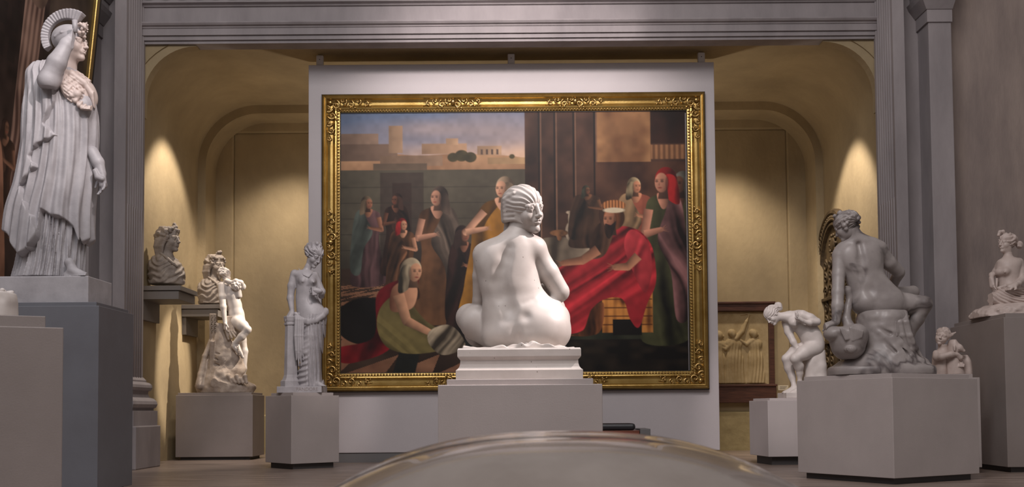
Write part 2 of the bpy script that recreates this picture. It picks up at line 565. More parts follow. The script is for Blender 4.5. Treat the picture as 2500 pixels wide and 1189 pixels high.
        for q in corner:
            for a in range(3):
                if q[a] == 0:
                    w = list(q); w[a] = 1; w = tuple(w)
                    v0, v1 = val[q], val[w]
                    cr = (v0 < 0) != (v1 < 0)
                    t = np.where(cr, v0 / np.where(cr, v0 - v1, 1), 0)
                    p = np.tile(np.array(q, float), (len(cells), 1))
                    p[:, a] += t
                    acc += p * cr[:, None]; cnt += cr
        V = s.lo + (cells + acc / cnt[:, None]) * s.vox
        quads = []
        for a in range(3):
            b, e = (a + 1) % 3, (a + 2) % 3
            s0 = [slice(1, -1)] * 3; s1 = [slice(1, -1)] * 3
            s0[a] = slice(0, -1); s1[a] = slice(1, None)
            A, B = ins[tuple(s0)], ins[tuple(s1)]
            for flip, w in ((False, A & ~B), (True, ~A & B)):
                e0 = np.argwhere(w)
                if len(e0) == 0: continue
                off = np.ones(3, int); off[a] = 0
                e0 = e0 + off
                def cell(db, de):
                    q = e0.copy(); q[:, b] += db; q[:, e] += de
                    return idx[q[:, 0], q[:, 1], q[:, 2]]
                Q = np.stack([cell(-1, -1), cell(0, -1), cell(0, 0), cell(-1, 0)], 1)
                quads.append(Q[:, ::-1] if flip else Q)
        Q = np.concatenate(quads)
        Q = Q[(Q >= 0).all(1)]
        me = bpy.data.meshes.new(name)
        me.vertices.add(len(V)); me.vertices.foreach_set('co', V.astype(np.float32).ravel())
        me.loops.add(len(Q) * 4); me.loops.foreach_set('vertex_index', Q.astype(np.int32).ravel())
        me.polygons.add(len(Q))
        me.polygons.foreach_set('loop_start', np.arange(0, len(Q) * 4, 4, dtype=np.int32))
        me.update(calc_edges=True)
        smooth(me)
        me.materials.append(MATS[m])
        o = bpy.data.objects.new(name, me)
        link(o, parent)
        if loc is not None: o.location = loc
        return o
# ------------------------------------------------------------ the setting
rng = random.Random(5)
JX, JY0, JY1 = 4.25, 11.2, 11.78      # inner face of the opening's piers
AX, AY1 = 4.45, 14.95                 # the alcove
AZ = 4.99
ARCH_Z = 4.905

def floor_mesh():
    o = box('floor', (-9, -4, -0.12), (9, 16, 0), 'floorwood')
    tag(o, 'worn brown floor of the sculpture hall', None, kind='structure')
floor_mesh()

def round_profile(hx, top, r, n=14):
    p = [(-hx, 0.0), (-hx, top - r)]
    for i in range(1, n + 1):
        a = math.pi - i / n * math.pi / 2
        p.append((-hx + r + r * math.cos(a), top - r + r * math.sin(a)))
    for i in range(0, n + 1):
        a = math.pi / 2 - i / n * math.pi / 2
        p.append((hx - r + r * math.cos(a), top - r + r * math.sin(a)))
    p.append((hx, 0.0))
    return p

def alcove():
    outer = round_profile(AX, AZ, 0.85)
    inner = round_profile(AX - 0.11, AZ - 0.12, 0.75)
    Y = [JY1, 14.45, 14.45, AY1]
    rows = [outer, outer, inner, inner]
    V, F = [], []
    n = len(outer)
    for y, r in zip(Y, rows):
        V += [(x, y, z) for x, z in r]
    for j in range(3):
        for i in range(n - 1):
            F.append((j * n + i, j * n + i + 1, (j + 1) * n + i + 1, (j + 1) * n + i))
    # split the shell: left side, vault, right side
    half = 16
    def sub(name, sel):
        fs = [f for k, f in enumerate(F) if sel(k % (n - 1))]
        used = sorted({i for f in fs for i in f})
        re = {u: i for i, u in enumerate(used)}
        me = bpy.data.meshes.new(name)
        me.from_pydata([V[u] for u in used], [], [tuple(re[i] for i in f) for f in fs])
        me.update(); smooth(me)
        me.materials.append(MATS['ochre'])
        o = link(bpy.data.objects.new(name, me))
        md = o.modifiers.new('edge', 'EDGE_SPLIT'); md.split_angle = math.radians(40)
        return tag(o, kind='structure')
    sub('wall_left', lambda i: i == 0)['label'] = 'ochre plaster left wall of the alcove'
    sub('ceiling', lambda i: 0 < i < n - 2)['label'] = 'ochre coved ceiling of the alcove'
    sub('wall_right', lambda i: i == n - 2)['label'] = 'ochre plaster right wall of the alcove'
alcove()

def back_wall():
    # a sunk field inside a flat border
    bm = bmesh.new()
    a0, a1 = at(569, 325, AY1), at(1921, 311, AY1)
    x0, x1, zt = a0.x, a1.x, (a0.z + a1.z) / 2
    y = AY1
    bm_box(bm, (-AX - .3, y, 0), (x0, y + .25, AZ + .3))
    bm_box(bm, (x1, y, 0), (AX + .3, y + .25, AZ + .3))
    bm_box(bm, (x0, y, zt), (x1, y + .25, AZ + .3))
    bm_box(bm, (x0, y + 0.07, 0), (x1, y + .25, zt))
    o = bm_obj('wall_back', bm, 'ochre', bevel=0.012)
    tag(o, 'ochre back wall of the alcove with a sunk rectangular field', kind='structure')
    d = extr('dado', [(y + 0.0, 0), (y + 0.0, 0.55), (y + 0.03, 0.57), (y + .1, 0.57), (y + .1, 0)], 'x', x0 + .01, x1 - .01, 'ochre_rough', o)
back_wall()

def pier(side, nm):
    """jamb pier of the opening: fluted inner face, plain front, moulded base"""
    root = empty(nm, (0, 0, 0), kind='structure')
    root['label'] = 'grey stone pier with fluted inner face, %s of the alcove' % ('left' if side < 0 else 'right')
    # shaft section with flutes, in plan
    yb = JY1
    w = JY1 - JY0
    nfl = 7
    pts = [(JX + 0.75, JY0 + 0.3), (JX + 0.16, JY0 + 0.3), (JX + 0.16, JY0 + 0.17), (JX + 0.13, JY0 + 0.17), (JX + 0.13, JY0), (JX, JY0)]
    m = 0.045
    pitch = (w - 2 * m) / nfl
    for i in range(nfl):
        y0 = JY0 + m + i * pitch
        for k in range(7):
            t = k / 6
            pts.append((JX + 0.026 * math.sin(math.pi * t), y0 + pitch * (0.1 + 0.8 * t)))
    pts += [(JX, JY1), (JX + 0.75, JY1)]
    P = [(side * x, y) for x, y in pts]
    shaft = extr('fluted_shaft', P, 'z', 0.95, 6.2, 'stone', root)
    # cabled lower flutes: each a rod of its own
    rod = None
    for i in range(nfl):
        y = JY0 + m + (i + .5) * pitch
        V, F = tube_data([(0, 0, 0.98), (0, 0, 2.92), (0, 0, 2.95)], [pitch * .33, pitch * .33, pitch * .15], 8)
        if rod is None:
            rod = mesh_obj('flute_rod', V, F, 'stone', shaft, True)
            o = rod
        else:
            o = rod.copy(); link(o, shaft)
        o.location = (side * (JX + 0.014), y, 0)
    # base: torus, scotia, torus on a block
    prof = [(0, 1.02), (0.02, 1.0), (0.035, 0.985), (0.035, 0.965), (0.075, 0.955), (0.10, 0.93), (0.105, 0.90), (0.09, 0.87), (0.06, 0.86), (0.055, 0.83),
            (0.075, 0.79), (0.12, 0.775), (0.155, 0.745), (0.165, 0.71), (0.15, 0.675), (0.12, 0.66), (0.12, 0.64), (0.165, 0.635), (0.165, 0.46)]
    V, F = [], []
    for off, z in prof:
        V += [(side * (JX - off), JY1 + 0.02, z), (side * (JX - off), JY0 - off * .9, z), (side * (JX + 0.5 + off), JY0 - off * .9, z), (side * (JX + .5 + off), JY1 + 0.02, z)]
    for j in range(len(prof) - 1):
        for i in range(3):
            F.append((j * 4 + i, j * 4 + i + 1, j * 4 + 5 + i, j * 4 + 4 + i))
    F.append((0, 1, 2, 3))
    b = mesh_obj('base_moulding', V, F, 'stone', root)
    bm = bmesh.new()
    xs = sorted((side * (JX - 0.2), side * (JX + 0.7)))
    bm_box(bm, (xs[0], JY0 - 0.17, 0), (xs[1], JY1 + .03, 0.47))
    bm_obj('base_block', bm, 'stone', root, bevel=0.012)
    return root
pier(-1, 'trim_1')
pier(1, 'trim_2')

def outer_wall(side, nm, pil):
    y = JY0 + 0.3
    xs = sorted((side * (JX + 0.5), side * 9.0))
    o = box(nm, (xs[0], y, 0), (xs[1], y + 0.5, 6.4), 'nave_wall')
    tag(o, 'plastered nave wall %s of the alcove' % ('left' if side < 0 else 'right'), kind='structure')
    root = empty(pil, (0, 0, 0), kind='structure')
    root['label'] = 'plain grey pilaster with moulded capital, %s of the alcove' % ('left' if side < 0 else 'right')
    x0, x1 = JX + 0.40, JX + 0.655
    q = sorted((side * x0, side * x1))
    box('pilaster_shaft', (q[0], JY0, 0), (q[1], y + .01, 6.3), 'stone', root, bevel=0.008)
    # capital mouldings swept round three sides
    bands = [[(0.02, 4.88), (0.02, 5.02)], [(0.03, 5.02), (0.10, 5.12), (0.12, 5.17)], [(0.085, 5.17), (0.085, 5.27)], [(0.10, 5.27), (0.19, 5.40), (0.2, 5.46)]]
    for k, bnd in enumerate(bands):
        V, F = [], []
        full = [(0.0, bnd[0][1])] + bnd + [(0.0, bnd[-1][1])]
        for off, z in full:
            V += [(side * (x0 - off), y, z), (side * (x0 - off), JY0 - off, z), (side * (x1 + off * .2), JY0 - off, z), (side * (x1 + off * .2), y, z)]
        for j in range(len(full) - 1):
            for i in range(3):
                F.append((j * 4 + i, j * 4 + i + 1, j * 4 + 5 + i, j * 4 + 4 + i))
        mesh_obj('capital_band', V, F, 'stone', root)
outer_wall(-1, 'wall_front_left', 'trim_3')
outer_wall(1, 'wall_front_right', 'trim_4')

def entablature():
    root = empty('trim_5', (0, 0, 0), kind='structure')
    root['label'] = 'grey moulded entablature with a dentil course spanning the alcove'
    y = JY1 + 0.08
    # (projection, z) outline in y/z
    def prof(pts): return [(y - p, z) for p, z in pts]
    X0, X1 = -JX - 0.05, JX + 0.05
    z = ARCH_Z
    extr('soffit_fillet', prof([(-.10, z), (0.10, z), (0.10, z + 0.035), (-.10, z + 0.035)]), 'x', X0, X1, 'stone', root)
    extr('lower_fascia', prof([(-.10, z + .035), (0.125, z + .035), (0.125, z + 0.085), (-.10, z + 0.085)]), 'x', X0, X1, 'stone', root)
    extr('upper_fascia', prof([(-.10, z + .085), (0.15, z + .085), (0.15, z + 0.165), (-.10, z + 0.165)]), 'x', X0, X1, 'stone', root)
    extr('cyma_moulding', prof([(-.10, z + .165), (0.16, z + .165), (0.165, z + .18), (0.19, z + .19), (0.205, z + .21), (0.205, z + 0.225), (-.10, z + 0.225)]), 'x', X0, X1, 'stone', root)
    extr('frieze', prof([(-.10, z + .225), (0.12, z + .225), (0.12, z + 0.425), (-.10, z + 0.425)]), 'x', X0, X1, 'stone', root)
    extr('bed_moulding', prof([(-.10, z + .425), (0.14, z + .425), (0.15, z + .44), (0.19, z + .455), (0.19, z + .47), (-.10, z + .47)]), 'x', X0, X1, 'stone', root)
    cor = extr('cornice', prof([(-.10, z + .47), (0.17, z + .47), (0.17, z + 0.60), (0.3, z + 0.60), (0.34, z + .62), (0.34, z + 0.75), (-.10, z + 0.75)]), 'x', X0, X1, 'stone', root)
    d0 = box('dentil', (-.035, y - .26, z + .52), (.035, y - .165, z + .60), 'stone', cor)
    n = 44
    for i in range(n):
        o = d0 if i == 0 else d0.copy()
        if i: link(o, cor)
        o.location = (-JX + 0.1 + i * (2 * JX - 0.2) / (n - 1), 0, 0)
    extr('backing', [(y + .3, AZ + .01), (y + .3, 6.3), (y + .08, 6.3), (y + .08, AZ + .01)], 'x', X0 - .3, X1 + .3, 'ochre', root)
entablature()

def spandrels():
    # plaster between the entablature, the piers and the curve of the vault
    for side, nm in ((-1, 'trim_6'), (1, 'trim_7')):
        r = 0.62
        pts = [(side * (JX + .6), AZ + .4), (side * (JX + .6), AZ - r - .3), (side * (JX + 0.03), AZ - r - .3)]
        for i in range(13):
            a = math.pi / 2 * i / 12
            pts.append((side * (JX + 0.03 - r + r * math.cos(a)), AZ - r - 0.1 + r * math.sin(a)))
        pts.append((side * (JX + .03 - r), AZ + .4))
        o = extr(nm, pts, 'y', JY1 + .02, JY1 + .16, 'ochre')
        tag(o, 'small curved plaster spandrel under the %s end of the entablature' % ('left' if side < 0 else 'right'), kind='structure')
spandrels()

def side_wall():
    o = box('wall_side_left', (-5.3, 5.5, 0), (-5.0, JY0 + .3, 6.4), 'nave_wall')
    tag(o, 'plastered side wall of the nave behind the helmeted goddess', kind='structure')
side_wall()
# ------------------------------------------------------------ painter: flat paint on a canvas mesh (colour attribute)
def lin(c):
    c = np.asarray(c, float) / 255.0
    return np.where(c <= 0.04045, c / 12.92, ((c + 0.055) / 1.055) ** 2.4)

class Paint:
    def __init__(s, nu, nv, aspect, seed=1):
        s.nu, s.nv, s.asp = nu, nv, aspect
        s.u, s.v = np.meshgrid(np.linspace(0, 1, nu), np.linspace(0, 1, nv))
        s.C = np.zeros((nv, nu, 3))
        s.e = 1.2 / nv
    def n(s, sc, seed=0.0, st=(1, 1)):
        return vnoise((s.u * s.asp * st[0]).astype(np.float32), (s.v * st[1]).astype(np.float32), np.float32(seed), sc)
    def put(s, mask, c0, c1=None, t=None):
        c = lin(c0)[None, None, :]
        if c1 is not None:
            c = c * (1 - t[..., None]) + lin(c1)[None, None, :] * t[..., None]
        m = np.clip(mask, 0, 1)[..., None]
        s.C = s.C * (1 - m) + c * m
    def poly(s, P):
        P = np.array(P, float)
        x, y = s.u * s.asp, s.v
        ins = np.zeros(x.shape, bool)
        dmin = np.full(x.shape, 9.0)
        n = len(P)
        for i in range(n):
            x0, y0 = P[i][0] * s.asp, P[i][1]
            x1, y1 = P[(i + 1) % n][0] * s.asp, P[(i + 1) % n][1]
            if abs(y1 - y0) > 1e-9:
                ins ^= ((y0 > y) != (y1 > y)) & (x < (x1 - x0) * (y - y0) / (y1 - y0) + x0)
            L2 = max((x1 - x0) ** 2 + (y1 - y0) ** 2, 1e-9)
            t = np.clip(((x - x0) * (x1 - x0) + (y - y0) * (y1 - y0)) / L2, 0, 1)
            dmin = np.minimum(dmin, np.hypot(x - x0 - t * (x1 - x0), y - y0 - t * (y1 - y0)))
        return np.clip(np.where(ins, dmin, -dmin) / s.e + 0.5, 0, 1)
    def curve(s, P, n=8):
        """closed smooth outline through the points"""
        P = np.array(P, float); out = []
        m = len(P)
        for i in range(m):
            a, b, c, d = P[i - 1], P[i], P[(i + 1) % m], P[(i + 2) % m]
            for k in range(n):
                t = k / n
                out.append(0.5 * (2 * b + (c - a) * t + (2 * a - 5 * b + 4 * c - d) * t * t + (-a + 3 * b - 3 * c + d) * t ** 3))
        return s.poly(out)
    def oval(s, cu, cv, ru, rv, rot=0.0):
        x, y = (s.u - cu) * s.asp, s.v - cv
        c, q = math.cos(rot), math.sin(rot)
        a, b = x * c + y * q, -x * q + y * c
        k = np.sqrt((a / (ru * s.asp)) ** 2 + (b / rv) ** 2)
        return np.clip((1 - k) * min(ru * s.asp, rv) / s.e + 0.5, 0, 1)
    def rect(s, u0, v0, u1, v1):
        return s.poly([(u0, v0), (u1, v0), (u1, v1), (u0, v1)])
    def cloth(s, mask, dark, lite, cu, wid, slant=0.0, freq=14.0, seed=0.0):
        """paint folded cloth: long folds of light and dark along the fall"""
        x = ((s.u + slant * s.v) * s.asp / wid).astype(np.float32); y = (s.v / wid).astype(np.float32)
        sd = np.float32(seed)
        bend = .35 * vnoise(x * .6, y * .35, sd + 3, 1.0) + .10 * vnoise(x, y, sd + 5, 1.6)
        a = vnoise(x + bend, y * .07, sd + .5, freq * .17)
        b = vnoise(x + bend * 1.3, y * .10, sd + 7.5, freq * .42)
        c = vnoise(x, y * .8, sd + 9.5, 1.1)
        w = .50 + .50 * a + .26 * b + .22 * c
        w = w + .25 * np.clip((a - .25) * 4, 0, 1) * np.clip(b + .3, 0, 1)
        w = w + .07 * s.n(46, seed)
        s.put(mask, tuple(int(q * .5) for q in dark), lite, np.clip(w, 0, 1) ** 1.15)
    def head(s, hu, hv, r, skin, hood, facing=1, tilt=0.0, beard=None, veil=1.0):
        """r: head half height. face turned three quarters, hood or hair behind"""
        q = r * .80 / s.asp
        hd = tuple(int(c * .45) for c in hood)
        sh = np.clip(.55 + .5 * facing * (s.u - hu) / q + .25 * s.n(30, hu * 9), 0, 1)
        s.put(s.oval(hu - facing * q * .30, hv - r * .12, q * 1.18, r * 1.12, tilt), hd, hood, sh)
        if veil:
            s.cloth(s.curve([(hu - facing * q * 1.35, hv - r * .3), (hu - facing * q * .2, hv - r * .5), (hu - facing * q * .3, hv + r * 1.1), (hu - facing * q * .9, hv + r * (1.1 + .7 * veil)), (hu - facing * q * 1.75, hv + r * (1.2 + .6 * veil))]), hd, hood, hu, q * 2, 0, 9, hu * 7)
        t = np.clip(.50 + facing * (s.u - hu) / q * .55 - .25 * (s.v - hv) / r, 0, 1)
        dk = tuple(int(c * .34) for c in skin); md = tuple(int(c * .6) for c in skin)
        s.put(s.poly([(hu - q * .38, hv + r * .5), (hu + q * .42, hv + r * .5), (hu + q * .55, hv + r * 1.5), (hu - q * .6, hv + r * 1.5)]), dk, md, t)
        s.put(s.oval(hu + facing * q * .20, hv + r * .10, q * .70, r * .84, tilt), dk, skin, t ** .8)
        for e in (-.05, .52):
            s.put(s.oval(hu + facing * q * (.18 + e), hv - r * .02, q * .17, r * .10) * .75, dk)
            s.put(s.oval(hu + facing * q * (.18 + e), hv - r * .17, q * .20, r * .05) * .6, dk)
        s.put(s.poly([(hu + facing * q * .40, hv), (hu + facing * q * .56, hv + r * .34), (hu + facing * q * .34, hv + r * .36)]) * .55, md)
        s.put(s.oval(hu + facing * q * .36, hv + r * .54, q * .22, r * .07) * .8, (128, 54, 48))
        s.put(s.oval(hu - facing * q * .42, hv + r * .15, q * .2, r * .6) * .5, hd)
        if beard:
            s.put(s.curve([(hu - facing * q * .5, hv + r * .2), (hu + facing * q * .1, hv + r * .55), (hu + facing * q * .75, hv + r * .45), (hu + facing * q * .75, hv + r * 1.3), (hu + facing * q * .3, hv + r * 1.8), (hu - facing * q * .25, hv + r * 1.1)]), beard, tuple(int(c * 2) for c in beard), np.clip(.4 + .8 * s.n(50, 3, (2, .6)), 0, 1))
    def limb(s, pts, wd, skin, seed=0.0):
        """arm as a tapering band ending in a small hand"""
        P = np.array(pts, float)
        for (a, b), (w0, w1) in zip(zip(P[:-1], P[1:]), zip(wd[:-1], wd[1:])):
            d = b - a; n = np.array((-d[1], d[0] * s.asp * s.asp)); n = n / np.hypot(n[0] * s.asp, n[1])
            m = s.poly([a + n * w0, b + n * w1, b - n * w1, a - n * w0])
            m = np.maximum(m, s.oval(b[0], b[1], w1 / s.asp * 1.0, w1))
            k = ((s.u - a[0]) * s.asp * n[0] * s.asp + (s.v - a[1]) * n[1]) / max(w0, 1e-4)
            s.put(m, tuple(int(c * .42) for c in skin), skin, np.clip(.62 - .45 * k + .15 * s.n(30, seed), 0, 1))
        e = P[-1]; d = P[-1] - P[-2]; d = d / np.hypot(d[0] * s.asp, d[1]); w = wd[-1]
        for f in (-.5, -.15, .2, .55):
            v = np.array((d[0] - d[1] * f, d[1] + d[0] * f * s.asp))
            s.put(s.poly([e + np.array((-v[1], v[0])) * w * .25, e + v * w * 2.6, e - np.array((-v[1], v[0])) * w * .25]), tuple(int(c * .8) for c in skin))
    def figure(s, cu, top, bot, wid, dark, lite, hood, skin=(176, 126, 98), lean=0.0, seed=0.0, facing=1, mantle=None):
        """a robed figure: gown, mantle, arm, head and hood"""
        h = bot - top
        r = h * .068
        hu, hv = cu + lean * h, top + r * 1.15
        sw = wid * .5
        gown = [(hu - sw * .28, top + .155 * h), (hu + sw * .28, top + .155 * h), (hu + sw * .80, top + .20 * h), (cu + sw * .86 + lean * h * .4, top + .34 * h), (cu + sw * .74, top + .50 * h), (cu + sw * 1.0, top + .78 * h),
                (cu + sw * 1.08, bot), (cu - sw * 1.08, bot + .005), (cu - sw * 1.0, top + .76 * h), (cu - sw * .74, top + .5 * h), (cu - sw * .86 + lean * h * .4, top + .34 * h), (hu - sw * .80, top + .20 * h)]
        s.cloth(s.curve(gown), dark, lite, cu, wid * .8, seed=seed)
        mc = mantle or (tuple(int(c * .8) for c in lite))
        man = [(hu - facing * sw * .30, top + .15 * h), (hu - facing * sw * .85, top + .20 * h), (cu - facing * sw * 1.12, top + .48 * h), (cu - facing * sw * 1.2, top + .84 * h), (cu - facing * sw * .55, top + .88 * h), (cu - facing * sw * .30, top + .60 * h), (cu + facing * sw * .3, top + .42 * h), (cu - facing * sw * .10, top + .25 * h)]
        s.cloth(s.curve(man), tuple(int(c * .4) for c in mc), mc, cu, wid * .6, .25 * facing, 12, seed + 20)
        s.put(s.curve([(hu - sw * .3, top + .15 * h), (hu + sw * .3, top + .15 * h), (hu + sw * .12, top + .23 * h), (hu - sw * .12, top + .23 * h)]), tuple(int(c * .45) for c in skin), skin, np.clip(.5 + facing * (s.u - hu) / (sw * .5), 0, 1))
        w = .020 * h
        s.limb([(hu + facing * sw * .72, top + .24 * h), (cu + facing * sw * .92, top + .385 * h), (cu + facing * sw * .15, top + .36 * h)], [w * 1.35, w * 1.15, w * .75], skin, seed)
        s.head(hu, hv, r, skin, hood, facing)
    def canvas(s, name, origin, right, down, parent, m='canvas'):
        o, r, d = (np.array(q, float) for q in (origin, right, down))
        P = o + s.u[..., None] * r + s.v[..., None] * d
        nv, nu = s.nv, s.nu
        I = np.arange(nu * nv).reshape(nv, nu)
        Q = np.stack([I[:-1, :-1], I[1:, :-1], I[1:, 1:], I[:-1, 1:]], -1).reshape(-1, 4)
        me = bpy.data.meshes.new(name)
        me.vertices.add(nu * nv); me.vertices.foreach_set('co', P.astype(np.float32).ravel())
        me.loops.add(len(Q) * 4); me.loops.foreach_set('vertex_index', Q.astype(np.int32).ravel())
        me.polygons.add(len(Q)); me.polygons.foreach_set('loop_start', np.arange(0, len(Q) * 4, 4, dtype=np.int32))
        me.update(calc_edges=True)
        a = me.color_attributes.new('paint', 'FLOAT_COLOR', 'POINT')
        a.data.foreach_set('color', np.concatenate([s.C.reshape(-1, 3), np.ones((nu * nv, 1))], 1).astype(np.float32).ravel())
        me.materials.append(MATS[m])
        return link(bpy.data.objects.new(name, me), parent)

def history_painting():
    p = Paint(520, 394, 1.32)
    # sky
    t = np.clip(p.v / 0.24, 0, 1) ** 1.1 * np.clip(.35 + p.u * 1.25, 0, 1)
    p.put(np.ones_like(p.u), (104, 118, 142), (236, 196, 160), np.clip(t + .12 * p.n(5, 1, (1, 4)), 0, 1))
    # hills and a pale town of plain blocks
    p.put(p.curve([(0, .14), (.10, .15), (.22, .17), (.36, .165), (.54, .185), (.54, .26), (0, .26)]), (142, 108, 82), (196, 158, 122), np.clip(.5 + .5 * p.n(9, 2), 0, 1))
    for u0, v0, u1, v1, c in ((.0, .085, .115, .15, (150, 126, 108)), (.0, .125, .17, .19, (128, 106, 90)), (.145, .055, .185, .16, (176, 146, 118)), (.24, .125, .37, .165, (186, 152, 122)),
                              (.31, .105, .345, .13, (196, 162, 130)), (.40, .135, .47, .17, (190, 158, 128)), (.43, .18, .54, .205, (188, 156, 118)), (.12, .17, .30, .21, (150, 124, 102))):
        p.put(p.rect(u0, v0, u1, v1), tuple(int(q * .8) for q in c), c, np.clip((p.u - u0) / (u1 - u0) + .2 * p.n(12, 3), 0, 1))
    for u0 in (.41, .425, .44, .455):
        p.put(p.rect(u0, .148, u0 + .006, .168), (96, 78, 70))
    for cu, cv, r in ((.355, .172, .02), (.38, .178, .018), (.33, .178, .016), (.50, .176, .008)):
        p.put(p.oval(cu, cv, r, r * 1.1), (62, 58, 40), (104, 92, 62), np.clip(.5 + .6 * p.n(30, 4), 0, 1))
    # courtyard wall
    k = np.clip(.5 + .5 * p.n(5, 5) + .1 * p.n(30, 6), 0, 1)
    p.put(p.rect(-.1, .225, .56, .62), (58, 52, 44), (94, 88, 74), k)
    p.put(p.rect(.10, .20, .255, .225), (66, 58, 50), (110, 94, 78), k)
    p.put(p.rect(.12, .235, .245, .60), (44, 38, 34), (74, 64, 56), k)
    p.put(p.rect(.155, .275, .21, .58), (34, 28, 26), (62, 48, 42), k)
    for j in range(5):
        p.put(p.rect(-.1, .29 + j * .06, .56, .292 + j * .06), (54, 49, 42))
    # dark carved interior
    k = np.clip(.45 + .5 * p.n(6, 7, (3, 1)) + .25 * p.n(28, 8), 0, 1)
    p.put(p.rect(.537, -.1, 1.1, .66), (46, 30, 24), (96, 68, 54), k)
    for u0 in (.575, .62, .675, .735):
        p.put(p.rect(u0, 0, u0 + .006, .5), (30, 20, 16))
        p.put(p.rect(u0 + .006, 0, u0 + .010, .5), (122, 92, 74))
    p.put(p.poly([(.745, 0), (.90, 0), (.90, .24), (.83, .28), (.745, .22)]), (120, 84, 56), (182, 140, 98), k)
    p.put(p.rect(.90, 0, 1.0, .13), (34, 20, 16), (70, 42, 32), k)
    p.put(p.rect(.90, .135, 1.0, .19), (104, 72, 50), (150, 110, 78), np.clip(.5 + .5 * np.sin(p.u * 420), 0, 1))
    p.put(p.rect(.74, .20, 1.0, .36), (58, 36, 28), (104, 72, 54), k)
    # floor
    p.put(p.rect(-.1, .60, 1.1, 1.1), (44, 32, 26), (78, 60, 48), np.clip(.5 + .5 * p.n(5, 9, (1, 3)), 0, 1))
    vv = np.clip((p.v - .60) / .4, 1e-3, 1)
    gx = (p.u - .75) / (0.22 + vv) * 9; gy = 1.0 / (vv + .25) * 3.2
    chk = ((np.floor(gx + gy) + np.floor(gx - gy)) % 2)
    p.put(p.rect(-.1, .66, .5, 1.1) * chk, (122, 86, 66), (156, 116, 90), np.clip(.5 + .5 * p.n(20, 10), 0, 1))
    p.put(p.poly([(.13, 1.1), (.20, 1.1), (.27, .72), (.22, .72)]), (40, 42, 38))
    p.put(p.poly([(.35, 1.1), (.43, 1.1), (.40, .8), (.36, .8)]), (40, 42, 38))
    p.put(p.rect(.60, .84, 1.1, 1.1), (18, 14, 12), (54, 44, 34), np.clip(.3 + .7 * p.n(22, 11, (1, 2)), 0, 1))
    p.put(p.rect(.55, .845, 1.1, .875), (40, 44, 34), (62, 64, 50), k)
    p.put(p.oval(.08, .80, .09, .09), (24, 20, 18))
    # figures, loosely
    p.figure(.085, .325, .66, .085, (60, 44, 46), (132, 98, 98), (128, 110, 88), (166, 116, 90), seed=1, mantle=(96, 104, 96))
    p.figure(.165, .315, .62, .075, (48, 34, 30), (92, 62, 50), (70, 50, 42), (120, 80, 62), seed=2, facing=-1)
    p.figure(.285, .290, .80, .125, (52, 34, 24), (124, 88, 60), (108, 92, 80), (196, 148, 122), seed=3, facing=-1, mantle=(112, 98, 86))
    p.figure(.185, .410, .72, .08, (74, 50, 34), (150, 106, 74), (158, 38, 40), (206, 154, 122), seed=4, mantle=(140, 98, 70))
    p.figure(.36, .44, .86, .09, (30, 20, 20), (72, 46, 40), (58, 42, 38), (158, 110, 86), seed=6)
    p.figure(.435, .255, .80, .15, (96, 58, 26), (206, 150, 64), (196, 170, 142), (212, 164, 134), lean=.07, seed=5, mantle=(196, 140, 58), facing=-1)
    # a woman resting on the floor beside a red cloak
    p.cloth(p.curve([(.0, .90), (.10, .86), (.11, .70), (.17, .645), (.23, .64), (.20, .74), (.15, .90), (.05, .955), (.0, .95)]), (58, 12, 18), (160, 36, 46), .1, .12, .4, 16, 7)
    p.cloth(p.curve([(.125, .74), (.18, .70), (.25, .80), (.31, .85), (.32, .90), (.22, .925), (.14, .90), (.11, .82)]), (52, 46, 28), (140, 126, 80), .2, .16, -1.0, 20, 8)
    sk = (212, 162, 128)
    p.put(p.curve([(.155, .675), (.20, .645), (.226, .68), (.215, .745), (.18, .765), (.148, .755)]), (104, 66, 50), sk, np.clip(.45 + 9 * (p.u - .18) + .3 * p.n(10, 12), 0, 1))
    p.limb([(.172, .70), (.195, .80), (.262, .845)], [.022, .018, .012], sk, 4)
    p.head(.215, .612, .042, sk, (222, 202, 168), 1, .2)
    p.cloth(p.curve([(.26, .84), (.31, .815), (.345, .845), (.36, .90), (.30, .93), (.26, .89)]), (120, 104, 86), (212, 194, 166), .3, .08, .5, 18, 9)
    # table with vessels
    p.cloth(p.curve([(.57, .50), (.72, .50), (.73, .56), (.70, .66), (.58, .66)]), (120, 104, 90), (182, 164, 140), .64, .14, 0, 10, 10)
    for cu, cv, a_, b_, c in ((.665, .465, .013, .035, (168, 152, 132)), (.665, .415, .005, .025, (176, 160, 138)), (.665, .392, .010, .006, (190, 172, 148)), (.635, .470, .026, .012, (150, 106, 70)), (.635, .488, .007, .012, (130, 90, 60)), (.715, .478, .034, .018, (170, 164, 150))):
        p.put(p.oval(cu, cv, a_, b_), tuple(int(q * .4) for q in c), c, np.clip(.5 - (p.u - cu) / a_ * .5 + .4 * p.n(60, cu), 0, 1))
    rr = random.Random(8)
    for k in range(26):
        c = rr.choice(((88, 92, 56), (120, 96, 52), (60, 48, 62), (132, 104, 60)))
        cu, cv = .715 + rr.uniform(-.035, .035), .448 + rr.uniform(-.022, .015)
        p.put(p.oval(cu, cv, .008, .010), tuple(int(q * .4) for q in c), c, np.clip(.5 - (p.v - cv) / .01 * .5, 0, 1))
    # dark group on the right
    p.figure(.715, .29, .52, .09, (40, 30, 26), (104, 76, 58), (72, 76, 62), (126, 88, 64), seed=11)
    p.figure(.985, .24, .80, .09, (40, 38, 28), (92, 88, 60), (130, 126, 114), (116, 78, 60), seed=12, facing=-1)
    p.figure(.855, .262, .66, .11, (88, 40, 34), (158, 92, 72), (220, 196, 154), (210, 148, 114), seed=13, mantle=(196, 160, 120))
    p.figure(.935, .225, .88, .12, (34, 32, 24), (92, 92, 62), (164, 38, 38), (204, 146, 120), seed=14, facing=-1, mantle=(156, 112, 110))
